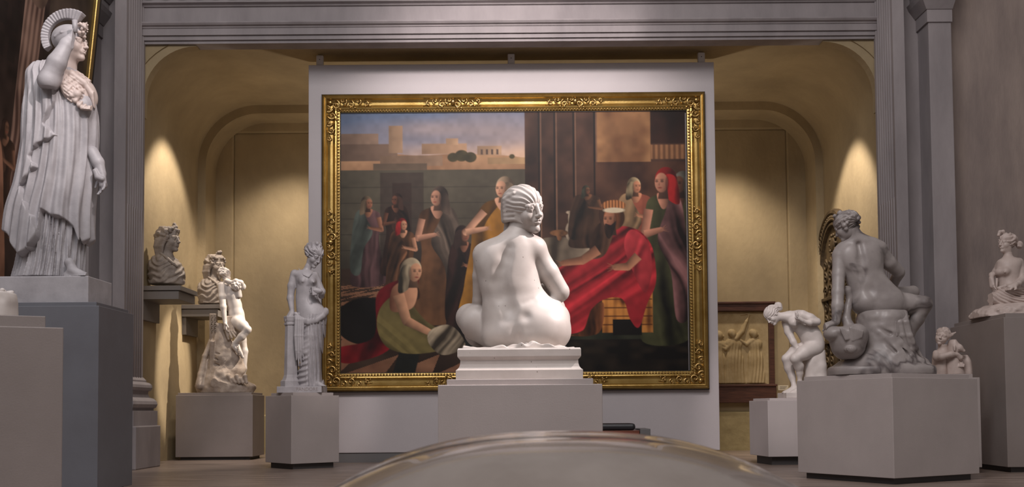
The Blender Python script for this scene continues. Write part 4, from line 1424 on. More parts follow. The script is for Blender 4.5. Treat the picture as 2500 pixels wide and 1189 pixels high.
class Head:
    def __init__(s, c, h, F, U=(0, 0, 1)):
        s.c, s.h, s.R = np.asarray(c, float), h, basis(F, U)
    def p(s, r, f, u):
        return s.c + s.R @ (np.array((r, f, u)) * s.h)
    def face(s, S, detail=True, smile=0.0, plump=1.0):
        h, R, p = s.h, s.R, s.p
        def e(c, r, k=.03, mode='add', RR=None):
            S.ell(p(*c), np.array(r) * h, R if RR is None else RR, k * h, mode)
        def cn(a, b, ra, rb, k=.03, mode='add'):
            S.cone(p(*a), p(*b), ra * h, rb * h, k * h, mode)
        e((0, -.08, .15), (.335, .42, .335), .02)
        e((0, .10, -.10), (.265 * plump, .29, .37), .10)
        cn((0, .10, -.25), (0, .27, -.385), .17 * plump, .095, .10)
        for q in (-1, 1):
            e((q * .15, .24, -.12), (.12 * plump, .12, .13), .08)
            e((q * .325, -.03, -.03), (.035, .07, .10), .02)
        if not detail: 
            cn((0, .36, .08), (0, .47, -.11), .04, .055, .05)
            return
        cn((-.19, .335, .085), (.19, .335, .085), .04, .04, .08)
        for q in (-1, 1):
            e((q * .14, .415, .025), (.085, .055, .05), .05, 'sub')
            e((q * .138, .325, .022), (.07, .062, .05), .012)
            cn((q * .225, .315, .030), (q * .14, .382, .066), .014, .017, .02)
            cn((q * .14, .382, .066), (q * .055, .36, .030), .017, .012, .02)
            cn((q * .21, .315, .000), (q * .13, .372, -.022), .010, .012, .02)
            cn((q * .23, .29, .105), (q * .10, .385, .13), .022, .025, .05)
        cn((0, .375, .12), (0, .47, -.10), .036, .045, .045)
        e((0, .475, -.105), (.050, .055, .042), .03)
        for q in (-1, 1):
            e((q * .048, .43, -.122), (.035, .045, .032), .025)
        e((0, .375, -.24), (.12, .05, .09), .06)
        u = smile * .03
        for q in (-1, 1):
            cn((q * .10, .365, -.232 + u), (q * .03, .425, -.207), .012, .022, .02)
            cn((q * .085, .365, -.248 + u), (0, .412, -.275), .012, .028, .02)
        cn((-.10, .405, -.238 + u), (0, .448, -.237), .008, .008, .012, 'sub')
        cn((.10, .405, -.238 + u), (0, .448, -.237), .008, .008, .012, 'sub')
        cn((-.06, .42, -.325), (.06, .42, -.325), .02, .02, .05, 'sub')
        e((0, .335, -.41), (.085, .08, .07), .07)
    def cap(s, S, grow=1.0, waves=16, amp=.018, line=.16, noise=0.0, low=-.20, part=True):
        """hair over the skull; strands run from the brow to the nape"""
        h, R, c = s.h, s.R, s.c
        r = np.array((.36, .45, .365)) * grow
        o = np.array((0, -.09, .165))
        def f(x, y, z):
            X, Y, Z = x - c[0], y - c[1], z - c[2]
            q = [(X * R[0, i] + Y * R[1, i] + Z * R[2, i]) / h for i in range(3)]
            a, b, u = q[0] - o[0], q[1] - o[1], q[2] - o[2]
            k0 = np.sqrt((a / r[0]) ** 2 + (b / r[1]) ** 2 + (u / r[2]) ** 2)
            d = (k0 - 1) * .38
            ph = np.arctan2(u + .25, np.abs(a) + .02)
            w = np.sin(ph * waves + 1.6 * np.sin(b * 9) + 2 * vnoise(q[0], q[1], q[2], 4.0))
            d = d - amp * w
            if noise:
                d = d - noise * vnoise(q[0], q[1], q[2], 9.0)
            # hair line: keep what lies behind a plane leaning from the brow to the ears
            front = b + o[1] - (line + .30 - .55 * np.maximum(np.abs(a) - .12, 0) * 1.2 + .25 * np.minimum(u + o[2] - .20, 0))
            d = np.maximum(d, front * .8)
            d = np.maximum(d, (low - (u + o[2])) * .8 - .35 * np.clip(-b - .1, 0, .5))
            return d * h
        ext = np.array((.6, .6, .6)) * h
        S.op(f, c - ext, c + ext, .01 * h)

def curls(S, H, pts, r, seed=0, k=.25):
    rr = random.Random(seed)
    for (a, b, u) in pts:
        q = r * (0.75 + .5 * rr.random())
        S.ell(H.p(a, b, u), q * H.h, None, q * H.h * k)
        w = H.p(a, b, u)
        d = unit(w - H.p(0, -.09, .15))
        S.ell(w + d * q * H.h * .75, q * H.h * .38, None, .004, 'sub')

def hand(S, w, d, n, L=.18, curl=.35, thumb=1, spread=.06, k=.006, r=1.0):
    """palm with five separate fingers. d: along the fingers, n: the way the palm faces"""
    w = np.asarray(w, float); d = unit(d); n = unit(n - d * float(np.dot(n, d)))
    sd = np.cross(d, n) * thumb
    t = L / .18
    S.cone(w, w + d * .085 * t, .026 * t * r, .030 * t * r, k * 2, flat=None)
    for i in range(4):
        b = w + d * .075 * t + sd * (1.5 - i) * .0195 * t
        S.cone(w + d * .02 * t + sd * (1.5 - i) * .012 * t, b, .017 * t * r, .013 * t * r, k * 2)
        ln = (.082, .092, .086, .068)[i] * t
        dd = unit(d + sd * (1.5 - i) * spread)
        a = b
        rad = .0105 * t * r
        for j, q in enumerate((.46, .31, .25)):
            c = curl * (j + .7)
            v = unit(dd * math.cos(c) + n * math.sin(c))
            e = a + v * ln * q
            S.cone(a, e, rad, rad * .88, k)
            a = e; rad *= .9
    b = w + d * .025 * t + sd * .022 * t
    e = b + unit(d * .55 + sd * .7 + n * .35) * .045 * t
    S.cone(b, e, .016 * t * r, .0125 * t * r, k * 2)
    g = e + unit(d * .9 + sd * .15 + n * .4) * .04 * t
    S.cone(e, g, .0125 * t * r, .009 * t * r, k)

def foot(S, ankle, d, L=.24, up=(0, 0, 1), k=.02, side=1):
    a = np.asarray(ankle, float); d = unit(d); up = unit(up); sd = np.cross(d, up) * side
    t = L / .24
    S.ell(a - d * .035 * t - up * .045 * t, (.034 * t, .034 * t, .034 * t), None, k)
    b = a + d * .12 * t - up * .052 * t
    S.cone(a - up * .01 * t, b, .036 * t, .028 * t, k)
    S.cone(a - up * .055 * t - d * .02 * t, b - up * .004, .028 * t, .030 * t, k)
    for i in range(5):
        q = b + sd * (i - 1.7) * .0165 * t + d * .012 * t - up * .012 * t
        ln = (.052, .05, .046, .04, .03)[i] * t
        rr = (.0145, .0115, .0105, .010, .009)[i] * t
        S.cone(q - d * .03 * t + up * .008 * t, q + d * ln, rr * 1.1, rr, .006)
# ------------------------------------------------------------ the seated nude in the middle
def centre_statue():
    D = 5.93
    b = at(1267, 925, D - .0)
    org = (b.x, D, CT)
    root = empty('seated_nude_statue', org, label='white marble nude seated with her back turned, looking over her right shoulder', cat='statue')
    J = Place(org, D, 440 / 969, 1060, 420)
    m = J.m
    PT = J(450, 960)[2]                # top of the moulded plinth
    # plinth
    pr = J(130, 1100)[0], J(783, 1100)[0]
    hw = (pr[1] - pr[0]) / 2; pc = (pr[0] + pr[1]) / 2
    prof = [(1.0, 0), (1.0, .30), (.975, .34), (.95, .40), (.935, .50), (.93, .62), (.945, .66), (.965, .70), (.975, .74), (.975, .95), (.96, 1.0)]
    V, F = [], []
    hd = .27
    for f, z in prof:
        i = hw * (1 - f)
        V += [(pc - hw + i, -hd + i, z * PT), (pc + hw - i, -hd + i, z * PT), (pc + hw - i, hd - i, z * PT), (pc - hw + i, hd - i, z * PT)]
    n = len(prof)
    for j in range(n - 1):
        for i in range(4):
            F.append((j * 4 + i, j * 4 + (i + 1) % 4, j * 4 + 4 + (i + 1) % 4, j * 4 + 4 + i))
    F += [(3, 2, 1, 0), tuple((n - 1) * 4 + i for i in range(4))]
    mesh_obj('moulded_plinth', V, F, 'marble_white', root)
    S = Sculpt((-.42, -.26, PT - .015), (.36, .36, J(500, 330)[2] + .06), .0036)
    # trunk
    S.loft(loft_rows(J, [(345, 375, 485, .0, .050), (366, 312, 530, .0, .062), (392, 262, 545, .0, .072), (430, 236, 545, .0, .082), (480, 234, 532, .0, .092), (560, 250, 545, .0, .098), (620, 262, 560, .0, .098), (675, 276, 586, .005, .10),
                         (730, 276, 640, .01, .118), (790, 276, 700, .02, .145), (850, 282, 716, .03, .16), (905, 290, 706, .03, .158), (940, 315, 680, .03, .14), (965, 340, 650, .03, .12)]), k=.02, cap=.02)
    # shoulder girdle
    S.cone(J(390, 378, 0), J(268, 436, .02), m(44), m(50), .05)
    S.cone(J(450, 378, 0), J(540, 412, .02), m(48), m(58), .05)
    # neck
    S.cone(J(432, 390, .0), J(458, 285, .0), m(52), m(52), .07)
    # right arm: shoulder, elbow, forearm turned in
    S.chain([(J(537, 428, .02), m(64)), (J(612, 540, .04), m(58)), (J(678, 640, .06), m(50))], .014)
    S.ell(J(530, 415, .01), m(68), None, .04)
    S.chain([(J(676, 652, .07), m(48)), (J(610, 635, .17), m(42)), (J(520, 645, .27), m(32))], .015)
    hand(S, J(515, 640, .28), (-.9, .1, .1), (0, 0, -1), .17, .4, 1)
    # left arm down to the knee
    S.chain([(J(258, 450, .03), m(47)), (J(240, 560, .05), m(34)), (J(240, 690, .10), m(34)), (J(215, 790, .22), m(27))], .012)
    hand(S, J(212, 800, .22), (-.1, .35, -.9), (0, 1, 0), .17, .5, 1)
    # breast just seen past the side
    S.ell(J(525, 560, .06), (.060, .062, .065), None, .02)
    S.ell(J(370, 565, .08), (.06, .06, .065), None, .03)
    # thighs and folded legs
    S.chain([(J(330, 862, .10), m(100)), (J(232, 808, .13), m(98)), (J(192, 780, .18), m(76))], .014)
    S.chain([(J(190, 790, .19), m(66)), (J(230, 880, .26), m(56)), (J(330, 925, .29), m(38))], .03)
    foot(S, J(345, 915, .29), (.9, .1, -.05), .2)
    S.chain([(J(600, 850, .08), m(110)), (J(636, 790, .20), m(90)), (J(636, 735, .29), m(66))], .04)
    S.chain([(J(640, 735, .29), m(62)), (J(560, 840, .30), m(54)), (J(500, 930, .30), m(34))], .03)
    foot(S, J(495, 925, .29), (-.8, -.2, -.1), .2)
    # haunches
    S.ell(J(375, 880, -.0), (m(105), .125, m(82)), None, .05)
    S.ell(J(592, 850, -.005), (m(122), .135, m(108)), None, .05)
    S.cone(J(570, 700, .02), J(660, 765, .03), m(48), m(56), .05)
    # furrow of the spine, shoulder blades, dimples
    sp = [(405, 410, -.100), (383, 455, -.120), (352, 520, -.130), (346, 590, -.132), (366, 660, -.132), (398, 730, -.145), (425, 790, -.168)]
    S.chain([(J(*q), r) for q, r in zip(sp, (.006, .018, .026, .028, .028, .024, .014))], .055, 'sub')
    S.ell(J(300, 475, -.062), (m(45), .028, m(70)), None, .05)
    S.ell(J(458, 465, -.062), (m(48), .030, m(75)), None, .05)
    for q in ((372, 785, -.150), (490, 772, -.158)):
        S.ell(J(*q), (.014, .014, .012), None, .05, 'sub')
    S.chain([(J(436, 850, -.160), .008), (J(446, 900, -.160), .016), (J(446, 955, -.145), .020)], .04, 'sub')
    # crease at the waist
    S.chain([(J(590, 655, -.08), .008), (J(540, 680, -.118), .010), (J(480, 700, -.136), .006)], .025, 'sub')
    S.blur(5)
    S.mesh('figure', 'marble_white', root)
    # head with its own detail
    H = Head(J(487, 208, -.01), m(248), (.66, -.72, -.12), (-.12, -.12, 1))
    S = Sculpt(J(340, 360, 0) - [0, .16, 0], J(640, 70, 0) + [0, .16, 0], .0023)
    H.face(S)
    S.cone(J(445, 350, .0), J(462, 262, .0), m(56), m(54), .03)
    hd = S.mesh('head', 'marble_white', root)
    S = Sculpt(J(320, 360, 0) - [0, .17, 0], J(640, 60, 0) + [0, .17, 0], .0026)
    H.cap(S, 1.10, 30, .010, .10, low=-.30)
    # scarf drawn back from the temples and knotted at the nape
    for t in range(6):
        u = .36 - .11 * t
        S.chain([(H.p(-.30 - .04 * math.sin(t), .02, u + .02), m(11)), (H.p(-.36, -.22, u * .8 - .02), m(13)), (H.p(-.22, -.46, u * .5 - .10), m(13)), (H.p(-.12, -.48, -.28), m(11))], .012)
        S.chain([(H.p(.32, .02, u + .02), m(11)), (H.p(.36, -.22, u * .8 - .02), m(13)), (H.p(.2, -.46, u * .5 - .10), m(13)), (H.p(.02, -.50, -.28), m(11))], .012)
    S.chain([(H.p(-.25, -.36, .0), m(34)), (H.p(-.20, -.46, -.20), m(32)), (H.p(-.14, -.46, -.42), m(36))], .02)
    S.chain([(H.p(-.05, -.46, .0), m(30)), (H.p(-.02, -.50, -.18), m(28)), (H.p(.04, -.48, -.42), m(34))], .02)
    for q in ((-.20, -.45, -.46), (-.08, -.50, -.49), (.05, -.47, -.48), (-.02, -.42, -.52), (-.14, -.38, -.52)):
        S.ell(H.p(q[0], q[1] - .08, q[2]), m(19), None, .004)
    for i in range(5):
        S.cone(H.p(.30, .05, .02 - .05 * i), H.p(.22, .16, -.02 - .06 * i), m(11), m(8), .006)
    S.mesh('scarf_and_hair', 'marble_white', hd)
    # rumpled cloth on the plinth
    S = Sculpt((J(130, 960)[0], -.27, PT - .01), (J(745, 960)[0], .25, PT + .07), .0042)
    def cloth(x, y, z):
        edge = np.maximum(np.maximum(np.abs(x - pc) - hw * .90, np.abs(y) - .235 - .01 * np.sin(x * 40)), -1)
        h = .008 + .015 * np.clip(.5 + .5 * np.sin(x * 46 + 5 * vnoise(x, y, 0 * z, 9) + 26 * y), 0, 1) ** 1.5 + .009 * vnoise(x, y, 0 * z, 22)
        return np.maximum((z - PT - h * (1 + .5 * np.sin(x * 12 + 1))) * .6, edge)
    S.op(cloth, (J(130, 960)[0], -.27, PT - .01), (J(745, 960)[0], .25, PT + .07), .002)
    S.blur(1)
    S.mesh('rumpled_cloth', 'marble_white', root)
centre_statue()
# ------------------------------------------------------------ seated youth on a rock with a goose (large pedestal on the right)
def youth():
    D = 8.82
    zt = YT
    b = at(2165, 912, D)
    org = (b.x, D, zt)
    root = empty('seated_youth_statue', org, label='grey veined marble nude seen from behind, seated on a rock beside a goose', cat='statue')
    J = Place(org, D, 540 / 1338, 1960, 480)
    m = J.m
    z0 = 0.0
    # oval plinth and rock
    S = Sculpt((J(110, 1080)[0], -.36, -.002), (J(800, 1080)[0], .36, J(400, 660)[2]), .0062)
    cxm = (J(165, 1050)[0] + J(782, 1050)[0]) / 2
    ax = (J(782, 1050)[0] - J(165, 1050)[0]) / 2
    S.loft([(0.0, cxm, 0, ax, .33), (.055, cxm, 0, ax, .33), (.075, cxm, 0, ax * .985, .32)], k=.005, power=2.6)
    def rockf(th, Z, X, Y):
        return -.012 * vnoise(X, Y, Z, 9) - .008 * vnoise(X, Y, Z, 22)
    S.loft(loft_rows(J, [(1035, 190, 770, 0, .30), (985, 260, 720, 0, .27), (940, 330, 660, 0, .25), (860, 345, 640, 0, .23), (780, 345, 620, 0, .22), (720, 345, 608, 0, .21), (695, 350, 600, 0, .19)]), k=.03, fold=rockf, cap=.02)
    for a, c in (((480, 860, -.24), (560, 940, -.26)), ((430, 780, -.22), (530, 830, -.24)), ((560, 880, -.23), (640, 960, -.25))):
        S.cone(J(*a), J(*c), m(6), m(10), .02, 'sub')
    S.blur(1)
    S.mesh('rock_base', 'marble_vein', root)
    # cloth hanging over the rock
    S = Sculpt((J(500, 1080)[0], -.34, .06), (J(720, 700)[0], .22, J(500, 660)[2]), .005)
    for i in range(5):
        x = 545 + i * 17
        S.chain([(J(x, 705, -.12), m(20)), (J(x + 6 + i * 2, 760, -.225 + .012 * (i % 2)), m(15)), (J(x + 16 + 5 * i, 840, -.232 + .014 * (i % 2)), m(15)), (J(x + 36 + 9 * i, 940 - 6 * i, -.215), m(12)), (J(x + 62 + 14 * i, 985, -.20), m(5))][:5 if i > 1 else 3], .014)
    S.chain([(J(560, 700, .0), m(26)), (J(600, 712, -.05), m(24)), (J(612, 760, -.1), m(20))], .02)
    S.mesh('hanging_cloth', 'marble_vein', root)
    # the nude
    S = Sculpt((J(100, 900)[0], -.30, .03), (J(800, 900)[0], .42, J(300, 90)[2]), .0050)
    S.loft(loft_rows(J, [(262, 262, 430, -.01, .055), (290, 225, 470, 0, .075), (330, 212, 472, 0, .095), (400, 232, 472, 0, .108), (470, 262, 480, 0, .108), (530, 285, 530, 0, .108), (580, 298, 580, .01, .125),
                         (640, 310, 620, .02, .145), (690, 330, 620, .02, .14), (712, 350, 600, .02, .12)]), k=.02, cap=.02)
    S.cone(J(330, 275, 0), J(222, 355, .01), m(40), m(42), .05)
    S.cone(J(370, 275, 0), J(458, 312, .01), m(44), m(48), .05)
    S.cone(J(335, 290, -.01), J(295, 205, -.03), m(50), m(46), .05)
    # left arm resting on the goose
    S.chain([(J(222, 365, .0), m(42)), (J(216, 470, -.02), m(38)), (J(212, 580, -.06), m(36)), (J(210, 660, -.09), m(35)), (J(200, 755, -.12), m(25))], .016)
    hand(S, J(192, 762, -.12), (-.85, -.2, -.35), (0, 0, -1), .19, .35, -1)
    # right arm
    S.chain([(J(462, 322, .02), m(46)), (J(520, 400, .05), m(44)), (J(578, 455, .10), m(38))], .018)
    S.chain([(J(580, 465, .11), m(35)), (J(550, 520, .20), m(30)), (J(520, 570, .27), m(22))], .015)
    hand(S, J(515, 578, .28), (-.4, .3, -.8), (-.8, 0, .3), .18, .5, 1)
    # thighs and legs
    S.chain([(J(520, 650, .03), m(74)), (J(620, 650, .02), m(64)), (J(730, 648, -.02), m(50))], .03)
    S.chain([(J(735, 655, -.02), m(46)), (J(690, 740, .02), m(42)), (J(640, 830, .06), m(34)), (J(625, 930, .07), m(22))], .02)
    foot(S, J(640, 985, .05), (.85, -.3, -.1), .24)
    S.cone(J(625, 930, .07), J(640, 985, .05), m(22), m(22), .02)
    S.chain([(J(450, 650, .15), m(64)), (J(560, 600, .26), m(52)), (J(665, 575, .32), m(38))], .03)
    S.chain([(J(665, 580, .32), m(36)), (J(640, 720, .34), m(34)), (J(600, 900, .33), m(22))], .02)
    foot(S, J(600, 950, .31), (.6, .3, -.1), .24)
    # haunches and the furrows of the back
    S.ell(J(380, 640, -.02), (m(76), .12, m(70)), None, .05)
    S.ell(J(510, 640, -.02), (m(84), .125, m(70)), None, .05)
    S.chain([(J(338, 290, -.085), .012), (J(350, 380, -.138), .024), (J(372, 470, -.142), .026), (J(408, 560, -.148), .024), (J(436, 620, -.165), .012)], .05, 'sub')
    S.chain([(J(440, 640, -.155), .010), (J(452, 700, -.140), .018)], .03, 'sub')
    S.ell(J(285, 370, -.075), (m(36), .028, m(62)), None, .05)
    S.ell(J(425, 360, -.075), (m(38), .030, m(62)), None, .05)
    S.blur(1)
    S.mesh('figure', 'marble_vein', root)
    # head bent to the left, seen from behind
    H = Head(J(262, 182, -.03), m(158), (-.62, .55, -.42), (-.22, .25, .9))
    S = Sculpt(J(150, 320, 0) - [0, .2, 0], J(370, 80, 0) + [0, .2, 0], .0038)
    H.face(S)
    S.cone(J(322, 262, -.012), J(290, 195, -.03), m(46), m(42), .03)
    hd = S.mesh('head', 'marble_vein', root)
    S = Sculpt(J(140, 330, 0) - [0, .2, 0], J(380, 70, 0) + [0, .2, 0], .0036)
    H.cap(S, 1.10, 22, .026, .10, .02, low=-.32)
    rr = random.Random(4)
    for k in range(46):
        a = rr.uniform(0, 2 * math.pi); u = rr.uniform(-.25, .5)
        w = math.sqrt(max(.05, 1 - ((u - .12) / .46) ** 2))
        p_ = (.38 * w * math.cos(a), -.10 + .46 * w * math.sin(a), u)
        if p_[1] > .10 and u < .25: continue
        S.ell(H.p(*p_), m(rr.uniform(9, 14)), None, .008)
    for k in range(8):
        S.ell(H.p(rr.uniform(-.15, .15), rr.uniform(-.1, .2), .52 + rr.uniform(0, .08)), m(13), None, .008)
    pts = [H.p(.40 * math.cos(q), -.09 + .49 * math.sin(q), .14) for q in np.linspace(-3.4, .3, 14)]
    S.chain([(p_, m(7)) for p_ in pts], .004)
    S.mesh('hair', 'marble_vein', hd)
    # goose
    g = None
    S = Sculpt((J(95, 1000)[0], -.36, J(300, 1050)[2]), (J(400, 1000)[0], .12, J(300, 540)[2]), .005)
    S.loft(loft_rows(J, [(985, 240, 310, -.12, .07), (950, 205, 345, -.12, .12), (900, 185, 362, -.12, .15), (850, 170, 375, -.12, .16), (810, 150, 370, -.12, .15), (790, 175, 345, -.12, .11)]), k=.02, cap=.02)
    S.ell(J(185, 830, -.15), (m(58), .10, m(46)), None, .01)
    S.ell(J(325, 825, -.17), (m(62), .11, m(56)), None, .01)
    for q in range(6):
        S.cone(J(230 + q * 8, 800 + 6 * q, -.288), J(258 + 4 * q, 865 - q, -.29), m(8), m(6), .006)
        S.cone(J(290 + q * 14, 795 + 4 * q, -.298), J(300 + q * 11, 870 - 4 * q, -.295), m(9), m(6), .006)
    S.ell(J(288, 925, -.27), (m(34), .045, m(22)), None, .012)
    for q in range(4):
        S.cone(J(262 + q * 14, 915, -.31), J(268 + q * 13, 945, -.30), m(5), m(3), .004)
    S.chain([(J(290, 810, -.10), m(38)), (J(262, 740, -.06), m(26)), (J(272, 670, -.02), m(22)), (J(285, 610, .0), m(20)), (J(272, 565, -.01), m(24))], .02)
    S.cone(J(272, 562, -.01), J(262, 530, -.04), m(20), m(8), .01)
    S.blur(1)
    S.mesh('goose', 'marble_vein', root)
youth()
# ------------------------------------------------------------ stooping bather on the pale pedestal
def bather():
    D = PED_B.location.y + .30
    b = at(1925, 972, D)
    org = (b.x, D, TZ)
    root = empty('stooping_nude_statue', org, label='pale marble nude stooping forward with hair in a knot, half seated on a stump', cat='statue')
    J = Place(org, D, 170 / 809, 1860, 730)
    m = J.m
    pz = J(300, 1090)[2]
    x0, x1 = J(232, 1090)[0], J(760, 1090)[0]
    box('plinth', (x0, -.19, 0), (x1, .19, pz), 'marble_plain', root, bevel=.006)
    S = Sculpt((J(450, 1090)[0], -.2, pz - .004), (J(760, 600)[0], .22, J(600, 560)[2]), .0055)
    S.loft(loft_rows(J, [(1088, 470, 750, .02, .16), (960, 480, 742, .02, .15), (880, 492, 737, .02, .14), (760, 488, 732, .02, .14), (650, 482, 726, .02, .13), (600, 490, 722, .02, .12)]), k=.01, power=3.0,
           fold=lambda th, Z, X, Y: -.006 * vnoise(X, Y, Z, 14))
    S.mesh('stump', 'marble_plain', root)
    S = Sculpt((J(200, 1100)[0], -.26, pz - .004), (J(760, 600)[0], .3, J(300, 90)[2]), .0042)
    # trunk bent forward: balls along a curved axis
    S.chain([(J(330, 215, 0), m(66)), (J(420, 235, 0), m(104)), (J(510, 330, 0), m(120)), (J(560, 420, 0), m(118)), (J(600, 540, .0), m(108))], .03)
    S.ell(J(625, 520, .0), (m(92), .12, m(120)), None, .05)
    S.cone(J(200, 205, 0), J(320, 205, 0), m(48), m(62), .04)
    S.ell(J(372, 275, -.06), (m(58), .055, m(54)), None, .03)
    S.ell(J(335, 345, .04), (m(48), .05, m(46)), None, .03)
    S.ell(J(395, 300, -.10), m(12), None, .02)
    S.chain([(J(430, 405, -.10), .005), (J(500, 368, -.11), .006)], .02, 'sub')
    # near arm folded against the chest
    S.chain([(J(470, 190, -.07), m(62)), (J(560, 225, -.10), m(54)), (J(640, 262, -.11), m(44))], .025)
    S.chain([(J(642, 270, -.12), m(40)), (J(560, 276, -.17), m(34)), (J(490, 262, -.18), m(24))], .014)
    hand(S, J(484, 260, -.18), (-.75, -.1, .45), (0, -.3, 1), .17, .55, 1)
    # far arm reaching down
    S.chain([(J(285, 270, .07), m(56)), (J(310, 380, .05), m(46)), (J(365, 500, .0), m(36)), (J(420, 590, -.02), m(26))], .02)
    hand(S, J(425, 600, -.02), (.6, -.2, -.8), (.3, 1, 0), .16, .4, 1)
    # thighs
    S.chain([(J(610, 570, -.04), m(105)), (J(490, 625, -.09), m(84)), (J(385, 690, -.12), m(54))], .025)
    S.chain([(J(540, 570, .06), m(95)), (J(400, 600, .05), m(74)), (J(285, 690, .03), m(52))], .025)
    # shins
    S.chain([(J(385, 700, -.12), m(52)), (J(430, 780, -.07), m(54)), (J(440, 860, -.05), m(36)), (J(440, 960, -.03), m(22))], .02)
    foot(S, J(450, 1030, -.04), (-.8, -.2, -.15), .22)
    S.cone(J(440, 960, -.03), J(450, 1030, -.04), m(24), m(24), .02)
    S.chain([(J(283, 700, .03), m(50)), (J(320, 800, .05), m(58)), (J(350, 900, .04), m(42)), (J(372, 1000, .01), m(26))], .02)
    foot(S, J(375, 1030, .0), (-.95, -.25, -.12), .235)
    S.cone(J(372, 1000, .01), J(375, 1032, .0), m(26), m(28), .02)
    S.blur(1)
    S.mesh('figure', 'marble_plain', root)
    H = Head(J(122, 190, 0), m(205), (-.62, -.30, -.70), (-.72, -.05, .62))
    S = Sculpt(J(0, 320, 0) - [0, .17, 0], J(290, 30, 0) + [0, .17, 0], .0032)
    H.face(S)
    S.cone(J(175, 200, 0), J(260, 208, 0), m(46), m(52), .03)
    hd = S.mesh('head', 'marble_plain', root)
    S = Sculpt(J(0, 320, 0) - [0, .17, 0], J(290, 10, 0) + [0, .17, 0], .0034)
    H.cap(S, 1.06, 26, .014, .10, low=-.12)
    S.ell(J(190, 72, 0), (m(44), .035, m(38)), None, .01)
    S.ell(J(205, 105, 0), (m(36), .03, m(36)), None, .015)
    for k in range(5):
        S.cone(J(160 + 14 * k, 50 + 4 * k, -.03), J(150 + 18 * k, 95, -.035), m(8), m(7), .005)
    S.mesh('knotted_hair', 'marble_plain', hd)
bather()
